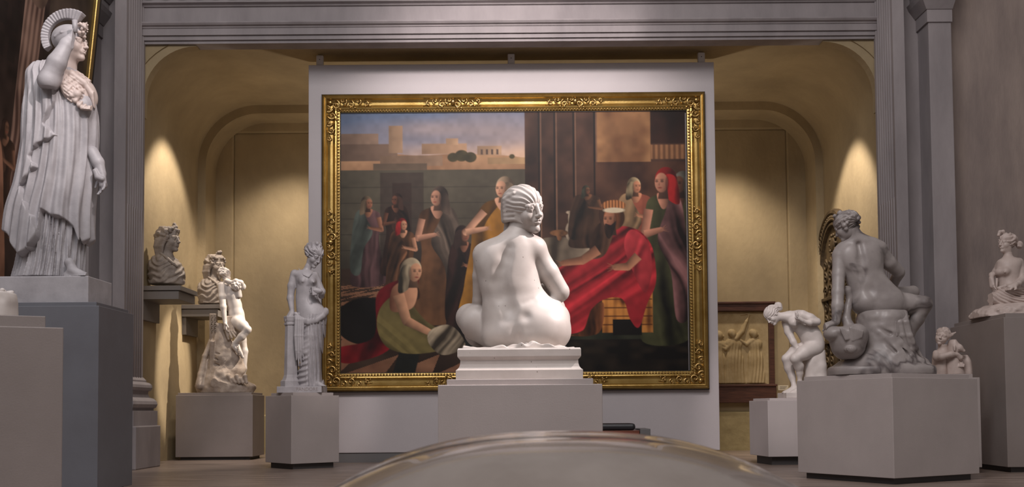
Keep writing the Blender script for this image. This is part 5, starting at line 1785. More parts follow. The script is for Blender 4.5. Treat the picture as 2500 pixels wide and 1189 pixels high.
# ------------------------------------------------------------ helmeted goddess on the tall pedestal
def goddess():
    D = 7.76
    b = at(125, 737, D)
    org = (b.x, D, GZ)
    root = empty('goddess_statue', org, label='tall marble goddess in a crested helmet and long robes, one arm raised', cat='statue')
    J = Place(org, D, 400 / 661, 0, 0)
    m = J.m
    pz = J(200, 1131)[2]
    xr = J(358, 1150, -.24)[0]
    box('plinth', (xr - .72, -.25, 0), (xr, .20, pz), 'marble_cool', root, bevel=.008)
    lerp = lambda pts: (np.array([J(x, 700)[0] for x, y in pts]), np.array([J(200, y)[2] for x, y in pts]))
    # ---- under-robe
    S = Sculpt((J(20, 1100)[0], -.28, pz - .004), (J(400, 1100)[0], .28, J(200, 820)[2]), .0056)
    def f1(th, Z, X, Y):
        return .012 * np.sin(th * 34 + 2.5 * np.sin(th * 5) + 1.5 * np.sin(Z * 7)) - .006 * np.cos(th * 61 + Z * 3)
    S.loft(loft_rows(J, [(1127, 62, 330, 0, .22), (1080, 72, 332, 0, .20), (980, 85, 335, 0, .185), (860, 90, 345, 0, .18)]), k=.01, fold=f1)
    S.chain([(J(296, 1092, -.18), m(17)), (J(280, 1060, -.175), m(20))], .03)
    foot(S, J(292, 1088, -.19), (.96, -.22, -.05), .25, side=-1)
    S.rbox(J(312, 1122, -.205), (m(54), .055, m(7)), .006, k=.004)
    S.mesh('under_robe', 'marble_cool', root)
    # ---- overfold of the robe, with its hem
    S = Sculpt((J(20, 1100)[0], -.30, J(200, 1050)[2]), (J(410, 1100)[0], .30, J(200, 260)[2]), .0058)
    hx, hz = lerp([(20, 925), (40, 932), (75, 945), (115, 1008), (140, 1038), (185, 1015), (213, 968), (222, 862), (250, 884), (290, 890), (330, 925), (350, 985), (385, 965)])
    def f2(th, Z, X, Y):
        hem = np.interp(X.ravel(), hx, hz).reshape(X.shape)
        up = np.clip((J(200, 330)[2] - Z) / .9, 0, 1)
        d = (.004 + .015 * up) * np.sin(th * 15 + 1.6 * np.sin(th * 4 + 1) + .9 * np.sin(Z * 3.3)) + .005 * np.sin(th * 33 + Z * 5)
        return d + np.maximum(hem - Z, 0) * 3.0
    S.loft(loft_rows(J, [(1048, 40, 372, 0, .235), (960, 46, 366, 0, .225), (860, 62, 364, 0, .215), (740, 92, 372, 0, .205), (620, 112, 380, 0, .195), (520, 122, 384, 0, .185), (450, 126, 380, 0, .175), (390, 132, 362, 0, .165),
                         (330, 138, 330, 0, .15), (285, 160, 305, 0, .11), (270, 190, 290, 0, .08)]), k=.02, fold=f2, cap=.01)
    S.ell(J(330, 430, -.05), (m(52), .10, m(52)), None, .05)
    S.blur(1)
    S.mesh('robe', 'marble_cool', root)
    # ---- cloak over the near shoulder with a zigzag edge
    S = Sculpt((J(15, 1100)[0], -.34, J(200, 1060)[2]), (J(300, 1100)[0], .24, J(200, 235)[2]), .0058)
    ez = [(270, 300), (262, 380), (262, 440), (232, 500), (222, 530), (272, 575), (250, 590), (200, 610), (165, 655), (195, 700), (150, 740), (128, 770), (150, 830), (190, 900), (214, 960), (190, 1000), (150, 1040)]
    ex = np.array([J(x, 700)[0] for x, y in ez][::-1]); ezz = np.array([J(200, y)[2] for x, y in ez][::-1])
    def f3(th, Z, X, Y):
        edge = np.interp(Z.ravel(), ezz, ex).reshape(Z.shape)
        hem = np.interp(X.ravel(), hx, hz).reshape(X.shape)
        d = .014 * np.sin(th * 17 + 1.2 * np.sin(Z * 4) + 2.2 * X * 6) + .006 * np.sin(th * 37 - Z * 6)
        d = d + np.maximum(X - edge, 0) * 3.0
        return d + np.maximum(hem - .012 - Z, 0) * 3.0
    S.loft(loft_rows(J, [(1050, 32, 350, 0, .268), (930, 36, 360, 0, .258), (850, 46, 360, 0, .250), (740, 80, 365, 0, .240), (620, 100, 368, 0, .232), (520, 108, 370, 0, .224), (430, 114, 355, 0, .212), (350, 122, 330, 0, .196), (290, 130, 285, 0, .15), (262, 150, 262, 0, .11)]),
           k=.02, fold=f3, cap=.01)
    # rolled edge on the back of the shoulder
    S.chain([(J(110, 300, -.04), m(8)), (J(122, 285, -.08), m(11)), (J(160, 262, -.10), m(13)), (J(200, 246, -.08), m(10))], .01)
    S.ell(J(118, 292, -.05), m(14), None, .01)
    S.blur(1)
    S.mesh('cloak', 'marble_cool', root)
    # ---- arms
    S = Sculpt((J(140, 400)[0], -.42, J(200, 400)[2]), (J(340, 400)[0], .05, J(200, 70)[2]), .0048)
    S.chain([(J(235, 300, -.08), m(46)), (J(205, 318, -.20), m(44)), (J(196, 326, -.26), m(40))], .02)
    S.chain([(J(194, 326, -.26), m(38)), (J(228, 255, -.26), m(36)), (J(268, 180, -.22), m(25)), (J(280, 160, -.20), m(20))], .02)
    hand(S, J(281, 158, -.20), (.62, .1, .8), (.5, .8, -.2), .19, .5, -1)
    S.mesh('raised_arm', 'marble_cool', root)
    S = Sculpt((J(360, 600)[0], -.22, J(400, 815)[2]), (J(470, 600)[0], .12, J(400, 590)[2]), .0045)
    S.chain([(J(372, 615, -.04), m(26)), (J(395, 655, -.05), m(24)), (J(410, 700, -.06), m(18))], .015)
    hand(S, J(411, 703, -.06), (.15, -.05, -1), (-.6, -.6, 0), .18, .3, 1)
    S.chain([(J(384, 690, -.09), m(10)), (J(395, 715, -.09), m(12)), (J(412, 722, -.10), m(10))], .01)
    S.mesh('lowered_hand', 'marble_cool', root)
    # held stick end
    V, F = tube_data([J(303, 130, -.19), J(302, 105, -.19), J(302, 82, -.19)], [m(9), m(10), m(11)], 12)
    mesh_obj('held_rod', V, F, 'marble_cool', root, True)
    # ---- head, helmet, aegis
    H = Head(J(290, 180, -.02), m(140), (.98, -.16, -.03), (0, 0, 1))
    S = Sculpt(J(190, 310, 0) - [0, .2, 0], J(380, 80, 0) + [0, .2, 0], .0040)
    H.face(S)
    S.cone(J(272, 300, -.01), J(275, 225, -.01), m(36), m(36), .04)
    hd = S.mesh('head', 'marble_rose_or_lit', root)  # rosier, lighter tone than the body puts warm light on the face
    S = Sculpt(J(140, 270, 0) - [0, .2, 0], J(370, 10, 0) + [0, .2, 0], .0042)
    H.cap(S, 1.14, 0, 0.0, .05, low=-.42)
    for u in np.linspace(-.35, .25, 7):
        S.ell(H.p(.30, .04 - .12 * abs(u), u), m(7), None, .004)
        S.ell(H.p(-.34, .04 - .12 * abs(u), u), m(7), None, .004)
    S.chain([(H.p(0, .40, .30), m(6)), (H.p(.28, .22, .30), m(6)), (H.p(.40, -.08, .22), m(6)), (H.p(.36, -.30, .12), m(6))], .004)
    S.chain([(H.p(.36, -.02, -.30), m(9)), (H.p(.34, -.2, -.5), m(9)), (H.p(.22, -.4, -.62), m(7))], .01)
    hel = S.mesh('helmet', 'marble_cool', root)
    # crest: a fluted arc standing on the helmet
    S = Sculpt(J(140, 260, 0) - [0, .09, 0], J(350, 15, 0) + [0, .09, 0], .0042)
    cc = J(272, 150, -.02)
    def crest(x, y, z):
        dx, dz = x - cc[0], z - cc[2]
        r = np.sqrt(dx * dx + dz * dz); a = np.arctan2(dz, dx)
        ro = m(112) + m(10) * np.cos(a)
        ri = m(74)
        d = np.maximum(r - ro, ri - r)
        d = np.maximum(d, np.abs(y - cc[1]) - .022 - .018 * np.clip((r - ri) / (ro - ri), 0, 1) - .004 * np.sin(a * 46))
        lim = np.maximum(-(a - .95) * r, np.where(a < -1.2, 1, -1) * .05)
        lim = np.where(a > .95, np.where(a > 0, -.05, .05), (.95 - a) * r)
        lim = np.where(a < -2.55, -.05, lim)
        return np.maximum(d, lim) * .8
    S.op(crest, cc - [m(135), .06, m(135)], cc + [m(135), .06, m(135)], .002)
    S.blur(1)
    S.mesh('crest', 'marble_cool', hel)
    # curls at the brow of the helmet
    S = Sculpt(J(300, 170, 0) - [0, .16, 0], J(372, 80, 0) + [0, .12, 0], .0042)
    r = random.Random(9)
    for k in range(34):
        q = J(r.uniform(318, 350), r.uniform(96, 152), -.02 + r.uniform(-.09, .07))
        S.ell(q, m(r.uniform(6, 9)), None, .006)
    for k in range(5):
        S.cone(J(335, 110 + 6 * k, -.08 + .03 * k), J(352 + 2 * (k % 2), 92 + 9 * k, -.09 + .03 * k), m(7), m(4), .006)
    S.mesh('brow_ornament', 'marble_rose_or_lit', hel)  # same lit tone as the face, light put into the colour
    S = Sculpt(J(235, 470, 0) - [0, .32, 0], J(400, 265, 0) + [0, .2, 0], .0046)
    Rt = basis((.80, -.45, .35), (-.4, 0, .9))
    S.ell(J(318, 365, -.06), (.16, .07, m(88)), Rt, .01)
    S.op(lambda x, y, z: -.010 * vnoise(x, y, z, 32) - .006 * np.sin(x * 170 + 60 * z) * np.sin(z * 170), J(240, 470, -.3), J(400, 270, .2), .0, 'disp')
    for k in range(9):
        t = k / 8
        q = J(258 + 118 * t, 330 + 108 * math.sin(t * 1.9) , -.17 + .05 * t)
        S.chain([(q, m(10)), (q + V3(.012, -.022, -.02), m(9)), (q + V3(.03, -.016, .006), m(6))], .006)
    S.ell(J(310, 380, -.165), (m(18), .03, m(18)), None, .01)
    S.chain([(J(252, 288, -.12), m(12)), (J(290, 300, -.13), m(14)), (J(340, 335, -.10), m(12)), (J(372, 380, -.08), m(12)), (J(385, 430, -.07), m(9))], .012)
    S.mesh('scaled_collar', 'marble_rose_or_lit', root)  # pinkish light on the collar is put into its marble colour
goddess()
# ------------------------------------------------------------ half draped woman with a little box
def woman():
    lx, ly = .29, .30
    rz = PED_L.rotation_euler.z
    D = PED_L.location.y + math.sin(rz) * lx + math.cos(rz) * ly
    b = at(738, 958, D)
    org = (b.x, D, LZ)
    root = empty('draped_woman_statue', org, label='slender marble woman, bare above the waist, leaning on a pillar with a little box', cat='statue')
    J = Place(org, D)
    m = J.m
    pz = J(738, 944)[2]
    pl = box('plinth', (J(684, 950)[0], -.17, 0), (J(792, 950)[0], .17, pz), 'marble_cool', root, bevel=.004)
    cu = bpy.data.curves.new('inscription', 'FONT')
    cu.body = 'PANDORE'
    cu.size = .052; cu.align_x = 'CENTER'; cu.extrude = .0012
    tmp = link(bpy.data.objects.new('inscription_text', cu))
    bpy.context.view_layer.update()
    me = bpy.data.meshes.new_from_object(tmp.evaluated_get(bpy.context.evaluated_depsgraph_get()))
    bpy.data.objects.remove(tmp); bpy.data.curves.remove(cu)
    me.materials.clear(); me.materials.append(MATS['carved'])
    t = link(bpy.data.objects.new('inscription', me), pl)
    t.location = (J(757, 950)[0], -.1705, pz * .30); t.rotation_euler = (math.pi / 2, 0, 0)
    # pillar
    V, F = [], []
    pc = J(712, 850)[0]
    prof = [(.086, pz), (.086, pz + .06), (.074, pz + .075), (.066, pz + .095), (.058, pz + .13), (.050, J(712, 800)[2]), (.050, J(712, 796)[2]), (.058, J(712, 794)[2]), (.058, J(712, 790)[2]), (.052, J(712, 788)[2]), (.058, J(712, 784)[2]), (.062, J(712, 775)[2]), (.060, J(712, 773)[2])]
    for r, z in prof:
        V += [(pc + r * 1.35 * math.cos(a), -.02 + r * 1.35 * math.sin(a), z) for a in [math.pi / 8 + i * math.pi / 4 for i in range(8)]]
    n = len(prof)
    for j in range(n - 1):
        for i in range(8):
            F.append((j * 8 + i, j * 8 + (i + 1) % 8, (j + 1) * 8 + (i + 1) % 8, (j + 1) * 8 + i))
    F += [tuple(range(8))[::-1], tuple((n - 1) * 8 + i for i in range(8))]
    mesh_obj('pillar', V, F, 'marble_cool', root)
    # body
    S = Sculpt((J(695, 700)[0], -.24, J(740, 800)[2]), (J(802, 700)[0], .22, J(740, 645)[2]), .0042)
    S.loft(loft_rows(J, [(660, 728, 756, 0, .05), (667, 716, 768, 0, .07), (680, 722, 773, 0, .085), (694, 726, 774, 0, .09), (712, 725, 773, 0, .085), (728, 724, 774, 0, .082), (742, 725, 782, 0, .095), (757, 726, 792, 0, .115), (775, 730, 796, 0, .125), (795, 738, 794, 0, .12)]), k=.02, cap=.01)
    S.cone(J(743, 672, .0), J(755, 645, -.015), m(8.5), m(8), .03)
    S.ell(J(739, 685, -.075), (.042, .04, .042), None, .03)
    S.ell(J(762, 687, -.070), (.042, .045, .042), None, .03)
    S.ell(J(739, 687, -.112), .009, None, .015)
    S.ell(J(766, 689, -.110), .009, None, .015)
    S.ell(J(759, 742, -.095), .008, None, .02, 'sub')
    S.chain([(J(751, 700, -.10), .006), (J(755, 735, -.098), .006)], .03, 'sub')
    S.chain([(J(720, 669, 0), m(11)), (J(712, 698, .0), m(9.5)), (J(709, 728, -.01), m(8.2)), (J(713, 760, -.03), m(5.8))], .02)
    hand(S, J(713, 761, -.03), (-.25, -.5, -.9), (0, .8, -.3), .17, .25, 1)
    S.chain([(J(768, 672, .02), m(10)), (J(786, 712, .02), m(8)), (J(784, 722, -.04), m(7))], .02)
    S.chain([(J(785, 722, -.05), m(7)), (J(784, 716, -.13), m(5.5)), (J(781, 711, -.17), m(5))], .015)
    hand(S, J(782, 710, -.17), (-1, -.1, .1), (0, 1, -.1), .14, .35, 1)
    S.chain([(J(729, 655, -.02), .004), (J(742, 672, -.10), .004), (J(754, 676, -.11), .004), (J(763, 664, -.08), .004)], .006)
    S.mesh('figure', 'marble_cool', root)
    q = J(765, 711, -.165)
    bm = bmesh.new(); bm_box(bm, (-.022, -.03, -.045), (.03, .03, .045))
    o = bm_obj('little_box', bm, 'marble_cool', root, bevel=.004)
    o.location = q; o.rotation_euler = (0, math.radians(-7), math.radians(25))
    # head
    H = Head(J(766, 624, -.02), m(54), (.66, -.52, -.52), (.28, -.1, .95))
    S = Sculpt(J(738, 662, 0) - [0, .17, 0], J(800, 585, 0) + [0, .15, 0], .0034)
    H.face(S)
    S.cone(J(749, 664, -.005), J(758, 636, -.015), m(8), m(8), .02)
    hd = S.mesh('head', 'marble_cool', root)
    S = Sculpt(J(735, 665, 0) - [0, .17, 0], J(803, 578, 0) + [0, .16, 0], .0034)
    H.cap(S, 1.08, 18, .03, .09, .02, low=-.18)
    rr = random.Random(2)
    for k in range(16):
        a = rr.uniform(-2.4, .6)
        S.ell(H.p(.36 * math.cos(a), -.1 + .46 * math.sin(a), rr.uniform(.0, .3)), m(rr.uniform(2.5, 4)), None, .008)
    for c in ((0, -.05, .55), (.10, -.02, .58), (-.1, -.08, .57), (0, .06, .54), (.05, -.14, .55)):
        S.ell(H.p(*c), m(5.5), None, .008)
    S.mesh('pinned_hair', 'marble_cool', hd)
    # drapery round the legs
    S = Sculpt((J(715, 944)[0], -.22, pz - .003), (J(805, 800)[0], .2, J(740, 745)[2]), .0046)
    def fold(th, Z, X, Y):
        t = (Z - pz) / (J(740, 780)[2] - pz)
        # folds swing from the far hip down to the near foot, vertical ones on the right
        u = X * 20 - J(760, 850)[0] * 20
        right = np.clip(u * 1.2 + .3 + (1 - t) * .8, 0, 1)
        arc = np.sin((Z + .9 * (X - .1) ** 2 - .35 * X) * 105 + 2 * np.sin(X * 22))
        ver = np.sin(X * 190 + 6 * Z)
        return -(.008 * arc * (1 - right) + .010 * ver * right)
    S.loft(loft_rows(J, [(944, 729, 792, 0, .12), (925, 727, 786, 0, .13), (895, 732, 782, 0, .125), (860, 736, 785, 0, .125), (830, 737, 790, 0, .13), (800, 738, 794, 0, .135), (778, 736, 796, 0, .138), (768, 742, 794, 0, .13)]), k=.01, fold=fold, cap=.005)
    S.chain([(J(748, 860, -.09), m(11)), (J(758, 820, -.08), m(14)), (J(765, 795, -.06), m(14))], .03)
    # rolled waist band
    for k in range(3):
        S.chain([(J(733, 778 + 3 * k, -.09), m(4.5)), (J(752, 783 + 3 * k, -.135), m(5)), (J(772, 780 + 2 * k, -.13), m(5.5)), (J(788, 768 + 2 * k, -.09), m(6.5)), (J(796, 758 + 3 * k, -.02), m(6)), (J(795, 756, .06), m(5))], .008)
    foot(S, J(778, 936, -.11), (.85, -.5, -.1), .2)
    S.mesh('skirt', 'marble_cool', root)
    # cloth end over the pillar
    S = Sculpt((J(705, 944)[0], -.2, J(740, 912)[2]), (J(752, 800)[0], .1, J(740, 755)[2]), .0044)
    for k in range(4):
        x = 722 + 5.5 * k
        S.chain([(J(x, 768, -.04), m(4.5)), (J(x + 1, 780, -.12), m(4)), (J(x - 1 + (k % 2), 820, -.13), m(3.6)), (J(x + 1, 862 - 6 * abs(k - 1), -.125), m(3.2)), (J(x + 2, 900 - 14 * abs(k - 1.5), -.12), m(1.5))], .007)
    for k in range(5):
        S.ell(J(722 + 5 * k, 766 + 3 * (k % 2), -.07), m(5), None, .008)
    S.mesh('cloth_on_pillar', 'marble_cool', root)
woman()
# ------------------------------------------------------------ chained figure on a rock (in the alcove)
def chained():
    D = PED_S.location.y + .30
    b = at(550, 960, D)
    org = (b.x, D, SZ)
    root = empty('chained_figure_group', org, label='weathered marble nude with chain and bent leg on a tall rock, lit brightly', cat='statue')
    J = Place(org, D)
    m = J.m
    S = Sculpt((J(476, 950)[0], -.28, -.003), (J(626, 950)[0], .3, J(520, 745)[2]), .0068)
    def rk(th, Z, X, Y):
        return -.020 * vnoise(X, Y, Z, 8) - .010 * vnoise(X, Y, Z, 19)
    S.loft(loft_rows(J, [(960, 485, 619, 0, .26), (938, 484, 620, 0, .26), (930, 490, 600, 0, .25), (900, 500, 598, 0, .22), (870, 508, 592, 0, .19), (840, 514, 575, 0, .15), (815, 518, 556, 0, .12), (790, 522, 548, 0, .10)]), k=.02, fold=rk, cap=.01)
    S.rbox(J(521, 800, -.06), (m(8), .05, m(34)), .01, None, .02)
    S.rbox(J(518, 885, -.17), (m(5), .03, m(52)), .008, None, .02)
    S.chain([(J(515, 835, -.1), m(7)), (J(500, 870, -.14), m(6)), (J(492, 915, -.18), m(9)), (J(488, 940, -.2), m(11))], .02)
    for k in range(4):
        S.cone(J(526, 862 + 14 * k, -.20), J(556, 872 + 14 * k, -.17), m(2.5), m(1.5), .012, 'sub')
    # gourd and waves at the foot of the rock
    S.chain([(J(524, 912, -.2), m(7)), (J(526, 935, -.22), m(14))], .015)
    S.chain([(J(540, 938, -.24), m(9)), (J(553, 938, -.25), m(5))], .01)
    for k in range(5):
        S.chain([(J(550 + 10 * k, 925 + 5 * (k % 3), -.2), m(5)), (J(558 + 10 * k, 918 + 8 * (k % 2), -.23), m(5)), (J(566 + 9 * k, 934, -.24), m(4))], .012)
    S.mesh('rock', 'marble_old', root)
    # nude
    S = Sculpt((J(525, 800)[0], -.30, J(550, 945)[2]), (J(622, 800)[0], .26, J(550, 650)[2]), .0050)
    S.chain([(J(556, 702, 0), m(15)), (J(566, 722, .0), m(18)), (J(573, 745, 0), m(16)), (J(577, 768, .0), m(18)), (J(580, 785, 0), m(19))], .03)
    S.cone(J(540, 698, -.02), J(580, 704, .06), m(11), m(11), .03)
    S.cone(J(556, 700, .0), J(551, 680, .0), m(8), m(7), .02)
    S.chain([(J(541, 698, -.06), m(10)), (J(542, 725, -.10), m(8.5)), (J(545, 750, -.12), m(7.5)), (J(549, 785, -.13), m(5))], .02)
    hand(S, J(550, 787, -.13), (.1, -.1, -1), (1, .3, 0), .17, .35, 1)
    # far arm drawn up to the shoulder
    S.chain([(J(580, 704, .06), m(9)), (J(592, 700, -.02), m(7.5)), (J(588, 690, -.08), m(6))], .02)
    S.chain([(J(588, 690, -.08), m(6)), (J(576, 686, -.10), m(5.5)), (J(566, 690, -.10), m(5))], .015)
    hand(S, J(565, 690, -.10), (-.8, 0, .3), (0, 1, 0), .15, .5, 1)
    # bent leg
    S.chain([(J(578, 786, -.05), m(17)), (J(592, 796, -.12), m(14)), (J(604, 804, -.16), m(9.5))], .025)
    S.chain([(J(604, 806, -.16), m(9)), (J(590, 822, -.17), m(9)), (J(572, 838, -.17), m(5.5))], .02)
    foot(S, J(570, 846, -.17), (.35, -.1, -.93), .24, up=(-.8, -.5, -.3))
    # standing leg
    S.chain([(J(584, 790, .05), m(16)), (J(590, 830, .04), m(11)), (J(596, 858, .03), m(9)), (J(594, 900, .02), m(8)), (J(590, 936, .0), m(5))], .025)
    S.mesh('figure', 'marble_plain', root)
    H = Head(J(549, 672, -.01), m(31), (.75, .55, -.25), (.1, 0, 1))
    S = Sculpt(J(530, 698, 0) - [0, .17, 0], J(570, 648, 0) + [0, .17, 0], .0044)
    H.face(S)
    hd = S.mesh('head', 'marble_plain', root)
    S = Sculpt(J(526, 702, 0) - [0, .2, 0], J(574, 644, 0) + [0, .2, 0], .0044)
    H.cap(S, 1.1, 14, .03, .1, .04, low=-.35)
    rr = random.Random(3)
    for k in range(40):
        a = rr.uniform(0, 6.28); u = rr.uniform(-.3, .5)
        w = math.sqrt(max(.06, 1 - ((u - .12) / .48) ** 2))
        p_ = (.38 * w * math.cos(a), -.1 + .46 * w * math.sin(a), u)
        if p_[1] > .15 and u < .25: continue
        S.ell(H.p(*p_), m(rr.uniform(2.2, 3.6)), None, .006)
    S.mesh('curly_hair', 'marble_plain', hd)
    # companion's head leaning on the shoulder
    S = Sculpt(J(556, 728, 0) - [0, .25, 0], J(602, 668, 0) + [0, .2, 0], .0044)
    H2 = Head(J(578, 697, -.06), m(28), (-.45, .35, .6), (-.5, -.2, .6))
    H2.face(S)
    S.cone(J(582, 722, -.03), J(579, 704, -.05), m(9), m(9), .03)
    ch = S.mesh('companion_head', 'marble_plain', root)
    S = Sculpt(J(552, 730, 0) - [0, .25, 0], J(606, 664, 0) + [0, .2, 0], .0044)
    H2.cap(S, 1.1, 14, .03, .1, .04, low=-.3)
    for k in range(18):
        S.ell(H2.p(rr.uniform(-.36, .36), rr.uniform(-.45, .05), rr.uniform(.1, .48)), m(rr.uniform(2.4, 3.6)), None, .006)
    S.mesh('companion_hair', 'marble_plain', ch)
    # cloth between rock and thigh
    S = Sculpt((J(535, 900)[0], -.26, J(550, 850)[2]), (J(585, 900)[0], .1, J(550, 770)[2]), .005)
    for k in range(4):
        S.chain([(J(556 + 4 * k, 775, -.09), m(4)), (J(552 + 6 * k, 808, -.13), m(3.5)), (J(558 + 8 * k, 828 - 3 * k, -.15), m(3))], .008)
    S.mesh('cloth', 'marble_old', root)
    # chain of oval links hanging from the post
    lk = None
    def link_mesh():
        pts = [(m(2.0) * math.cos(a), 0, m(3.2) * math.sin(a)) for a in np.linspace(0, 2 * math.pi, 13)]
        V, F = tube_data(pts, m(.75), 6)
        return mesh_obj('chain_link', V, F, 'chain_iron', root, True)
    k = 0
    for x, dy in ((517, -.13), (525, -.13)):
        for i in range(8):
            if lk is None: lk = link_mesh(); o = lk
            else: o = lk.copy(); link(o, root)
            o.location = J(x + (i % 2) * .4, 772 + 5.2 * i, dy)
            o.rotation_euler = (0, 0, math.pi / 2 * (i % 2) * .8)
    for i in range(5):
        o = lk.copy(); link(o, root)
        o.location = J(580 + .8 * i, 846 + 4.6 * i, -.20); o.rotation_euler = (0, .2, math.pi / 2 * (i % 2) * .8)
chained()

# ------------------------------------------------------------ wreathed busts on the wall shelves
def bust(label, D, sc, ox, oy, zshelf, F, seed, bearded=False):
    b = at(ox + 390 * sc, oy + 930 * sc, D)
    org = (b.x, D, zshelf)
    root = empty('stone_bust', org, label=label, cat='bust', group='busts on wall shelves')
    J = Place(org, D, sc, ox, oy)
    m = J.m
    S = Sculpt((J(110, 900)[0], -.25, -.003), (J(650, 900)[0], .25, J(400, 470)[2]), .0055)
    def fold(th, Z, X, Y):
        c = J(330, 560, 0)
        r = np.sqrt((X - c[0]) ** 2 + (Z - c[2]) ** 2)
        return -.008 * np.sin(r * 85 + 9 * X + 4.5 * vnoise(X, Y, Z, 9)) - .005 * vnoise(X, Y, Z, 26)
    S.loft(loft_rows(J, [(936, 158, 600, 0, .16), (860, 148, 612, 0, .17), (780, 142, 612, 0, .175), (700, 140, 590, 0, .17), (630, 150, 550, 0, .155), (570, 180, 490, 0, .12), (530, 225, 450, 0, .08)]), k=.015, fold=fold, cap=.01)
    S.cone(J(370, 600, 0), J(385, 470, -.01), m(85), m(78), .04)
    S.chain([(J(300, 500, -.10), m(16)), (J(380, 560, -.14), m(18)), (J(470, 640, -.15), m(20)), (J(520, 680, -.13), m(14))], .012)
    S.mesh('draped_shoulders', 'stone_bust', root)
    H = Head(J(410, 320, -.01), m(340), F)
    S = Sculpt(J(180, 560, 0) - [0, .2, 0], J(620, 120, 0) + [0, .2, 0], .0042)
    H.face(S)
    S.cone(J(385, 560, -.01), J(395, 420, -.01), m(72), m(68), .03)
    if bearded:
        S.cone(H.p(0, .30, -.42), H.p(0, .28, -.62), m(50), m(20), .03)
    hd = S.mesh('head', 'stone_bust', root)
    S = Sculpt(J(120, 600, 0) - [0, .22, 0], J(640, 50, 0) + [0, .22, 0], .0050)
    H.cap(S, 1.12, 12, .03, .06, .03, low=-.42)
    rr = random.Random(seed)
    # grapes and leaves of the wreath
    for k in range(30):
        q = rr.uniform(-1.2, 1.2)
        S.ell(H.p(.40 * math.sin(q), .30 * math.cos(q) + rr.uniform(-.05, .08), .22 + .14 * math.cos(q) + rr.uniform(-.08, .12)), m(rr.uniform(14, 30)), None, .006)
    for k in range(14):
        S.ell(H.p(rr.uniform(-.1, .1), .22 + rr.uniform(-.08, .1), .52 + rr.uniform(-.06, .14)), m(rr.uniform(14, 28)), None, .006)
    for side in (-1, 1):
        for k in range(5):
            S.chain([(H.p(side * .36, .02 - .09 * k, -.02), m(26)), (H.p(side * .38, -.06 - .08 * k, -.30), m(24)), (H.p(side * .30, -.12 - .06 * k, -.62 - .03 * k), m(16))], .012)
        for k in range(7):
            S.ell(H.p(side * .36, .16 - .05 * k, .08 - .07 * k), m(26), None, .008)
    S.mesh('wreathed_hair', 'stone_bust', hd)
bust('grey stone bust with a grape wreath on the shelf by the left pier', 12.47, .1765, 340, 530, S1[2], (.96, -.25, 0), 1)
bust('grey stone bust with wreath and long locks, half hidden behind the chained figure', 14.05, .1520, 464, 601, S2[2], (.86, -.5, 0), 2, True)
# ------------------------------------------------------------ laughing child hugging a kid goat
def child():
    D = 9.78
    b = at(2320, 912, D)
    org = (b.x, D, BZ)
    root = empty('laughing_child_statue', org, label='small marble laughing child hugging a young goat behind the seated youth', cat='statue')
    J = Place(org, D, 140 / 1189, 2260, 780)
    m = J.m
    S = Sculpt((J(-60, 1000)[0], -.2, -.003), (J(960, 1000)[0], .2, J(300, 520)[2]), .0042)
    S.loft(loft_rows(J, [(1180, 130, 420, .02, .10), (1050, 140, 410, .02, .105), (900, 165, 410, .02, .10), (780, 170, 430, .02, .095), (690, 190, 440, .02, .085), (640, 250, 420, .02, .06)]), k=.02, cap=.005)
    S.cone(J(370, 680, .01), J(350, 520, -.01), m(95), m(90), .04)
    S.chain([(J(215, 700, -.02), m(66)), (J(225, 780, -.07), m(68)), (J(330, 770, -.12), m(62)), (J(520, 725, -.14), m(56)), (J(640, 725, -.13), m(44))], .02)
    hand(S, J(655, 730, -.13), (.7, .1, -.6), (0, 1, .2), .10, .4, -1)
    S.chain([(J(150, 1090, .06), m(90)), (J(20, 1110, .10), m(80))], .04)
    S.mesh('figure', 'marble_rose_or_lit', root)
    H = Head(J(345, 360, -.01), m(370), (-.50, -.80, .02), (.30, -.1, 1))
    S = Sculpt(J(140, 600, 0) - [0, .14, 0], J(560, 130, 0) + [0, .14, 0], .0034)
    H.face(S, smile=1.6, plump=1.15)
    hd = S.mesh('head', 'marble_rose_or_lit', root)
    S = Sculpt(J(130, 620, 0) - [0, .15, 0], J(680, 100, 0) + [0, .15, 0], .0038)
    H.cap(S, 1.08, 14, .02, .02, .02, low=-.30)
    for a, c in (((380, 190, -.05), (470, 200, -.04)), ((440, 240, -.06), (520, 290, -.05)), ((460, 320, -.06), (560, 320, -.05)), ((500, 330, -.05), (620, 270, -.03))):
        S.cone(J(*a), J(*c), m(40), m(16), .01, flat=((0, 1, 0), .5))
    S.mesh('leafy_hair', 'marble_rose_or_lit', hd)
    S = Sculpt((J(360, 1000)[0], -.22, -.003), (J(960, 1000)[0], .2, J(600, 350)[2]), .0042)
    S.loft(loft_rows(J, [(1180, 370, 770, -.03, .10), (1050, 385, 740, -.03, .10), (950, 395, 680, -.03, .095), (820, 420, 660, -.03, .09), (700, 455, 640, -.03, .075), (560, 480, 640, -.03, .065), (420, 515, 600, -.03, .05)]), k=.02, cap=.01)
    S.chain([(J(590, 520, -.06), m(80)), (J(690, 590, -.08), m(70)), (J(790, 650, -.09), m(34))], .02)
    S.cone(J(595, 560, -.12), J(600, 640, -.13), m(34), m(18), .01)
    S.ell(J(690, 610, -.135), m(20), None, .006)
    S.cone(J(720, 660, -.12), J(790, 665, -.11), m(8), m(8), .006, 'sub')
    S.loft(loft_rows(J, [(1180, 740, 930, .04, .08), (1000, 740, 920, .04, .08), (850, 720, 890, .04, .08), (740, 730, 830, .04, .06)]), k=.03, cap=.01)
    S.chain([(J(740, 860, -.06), m(50)), (J(735, 930, -.10), m(46))], .015)
    for k in range(4):
        S.cone(J(690 + 34 * k, 930, -.13), J(686 + 34 * k, 980, -.14), m(19), m(15), .004)
    S.blur(1)
    S.mesh('goat', 'marble_rose_or_lit', root)
child()

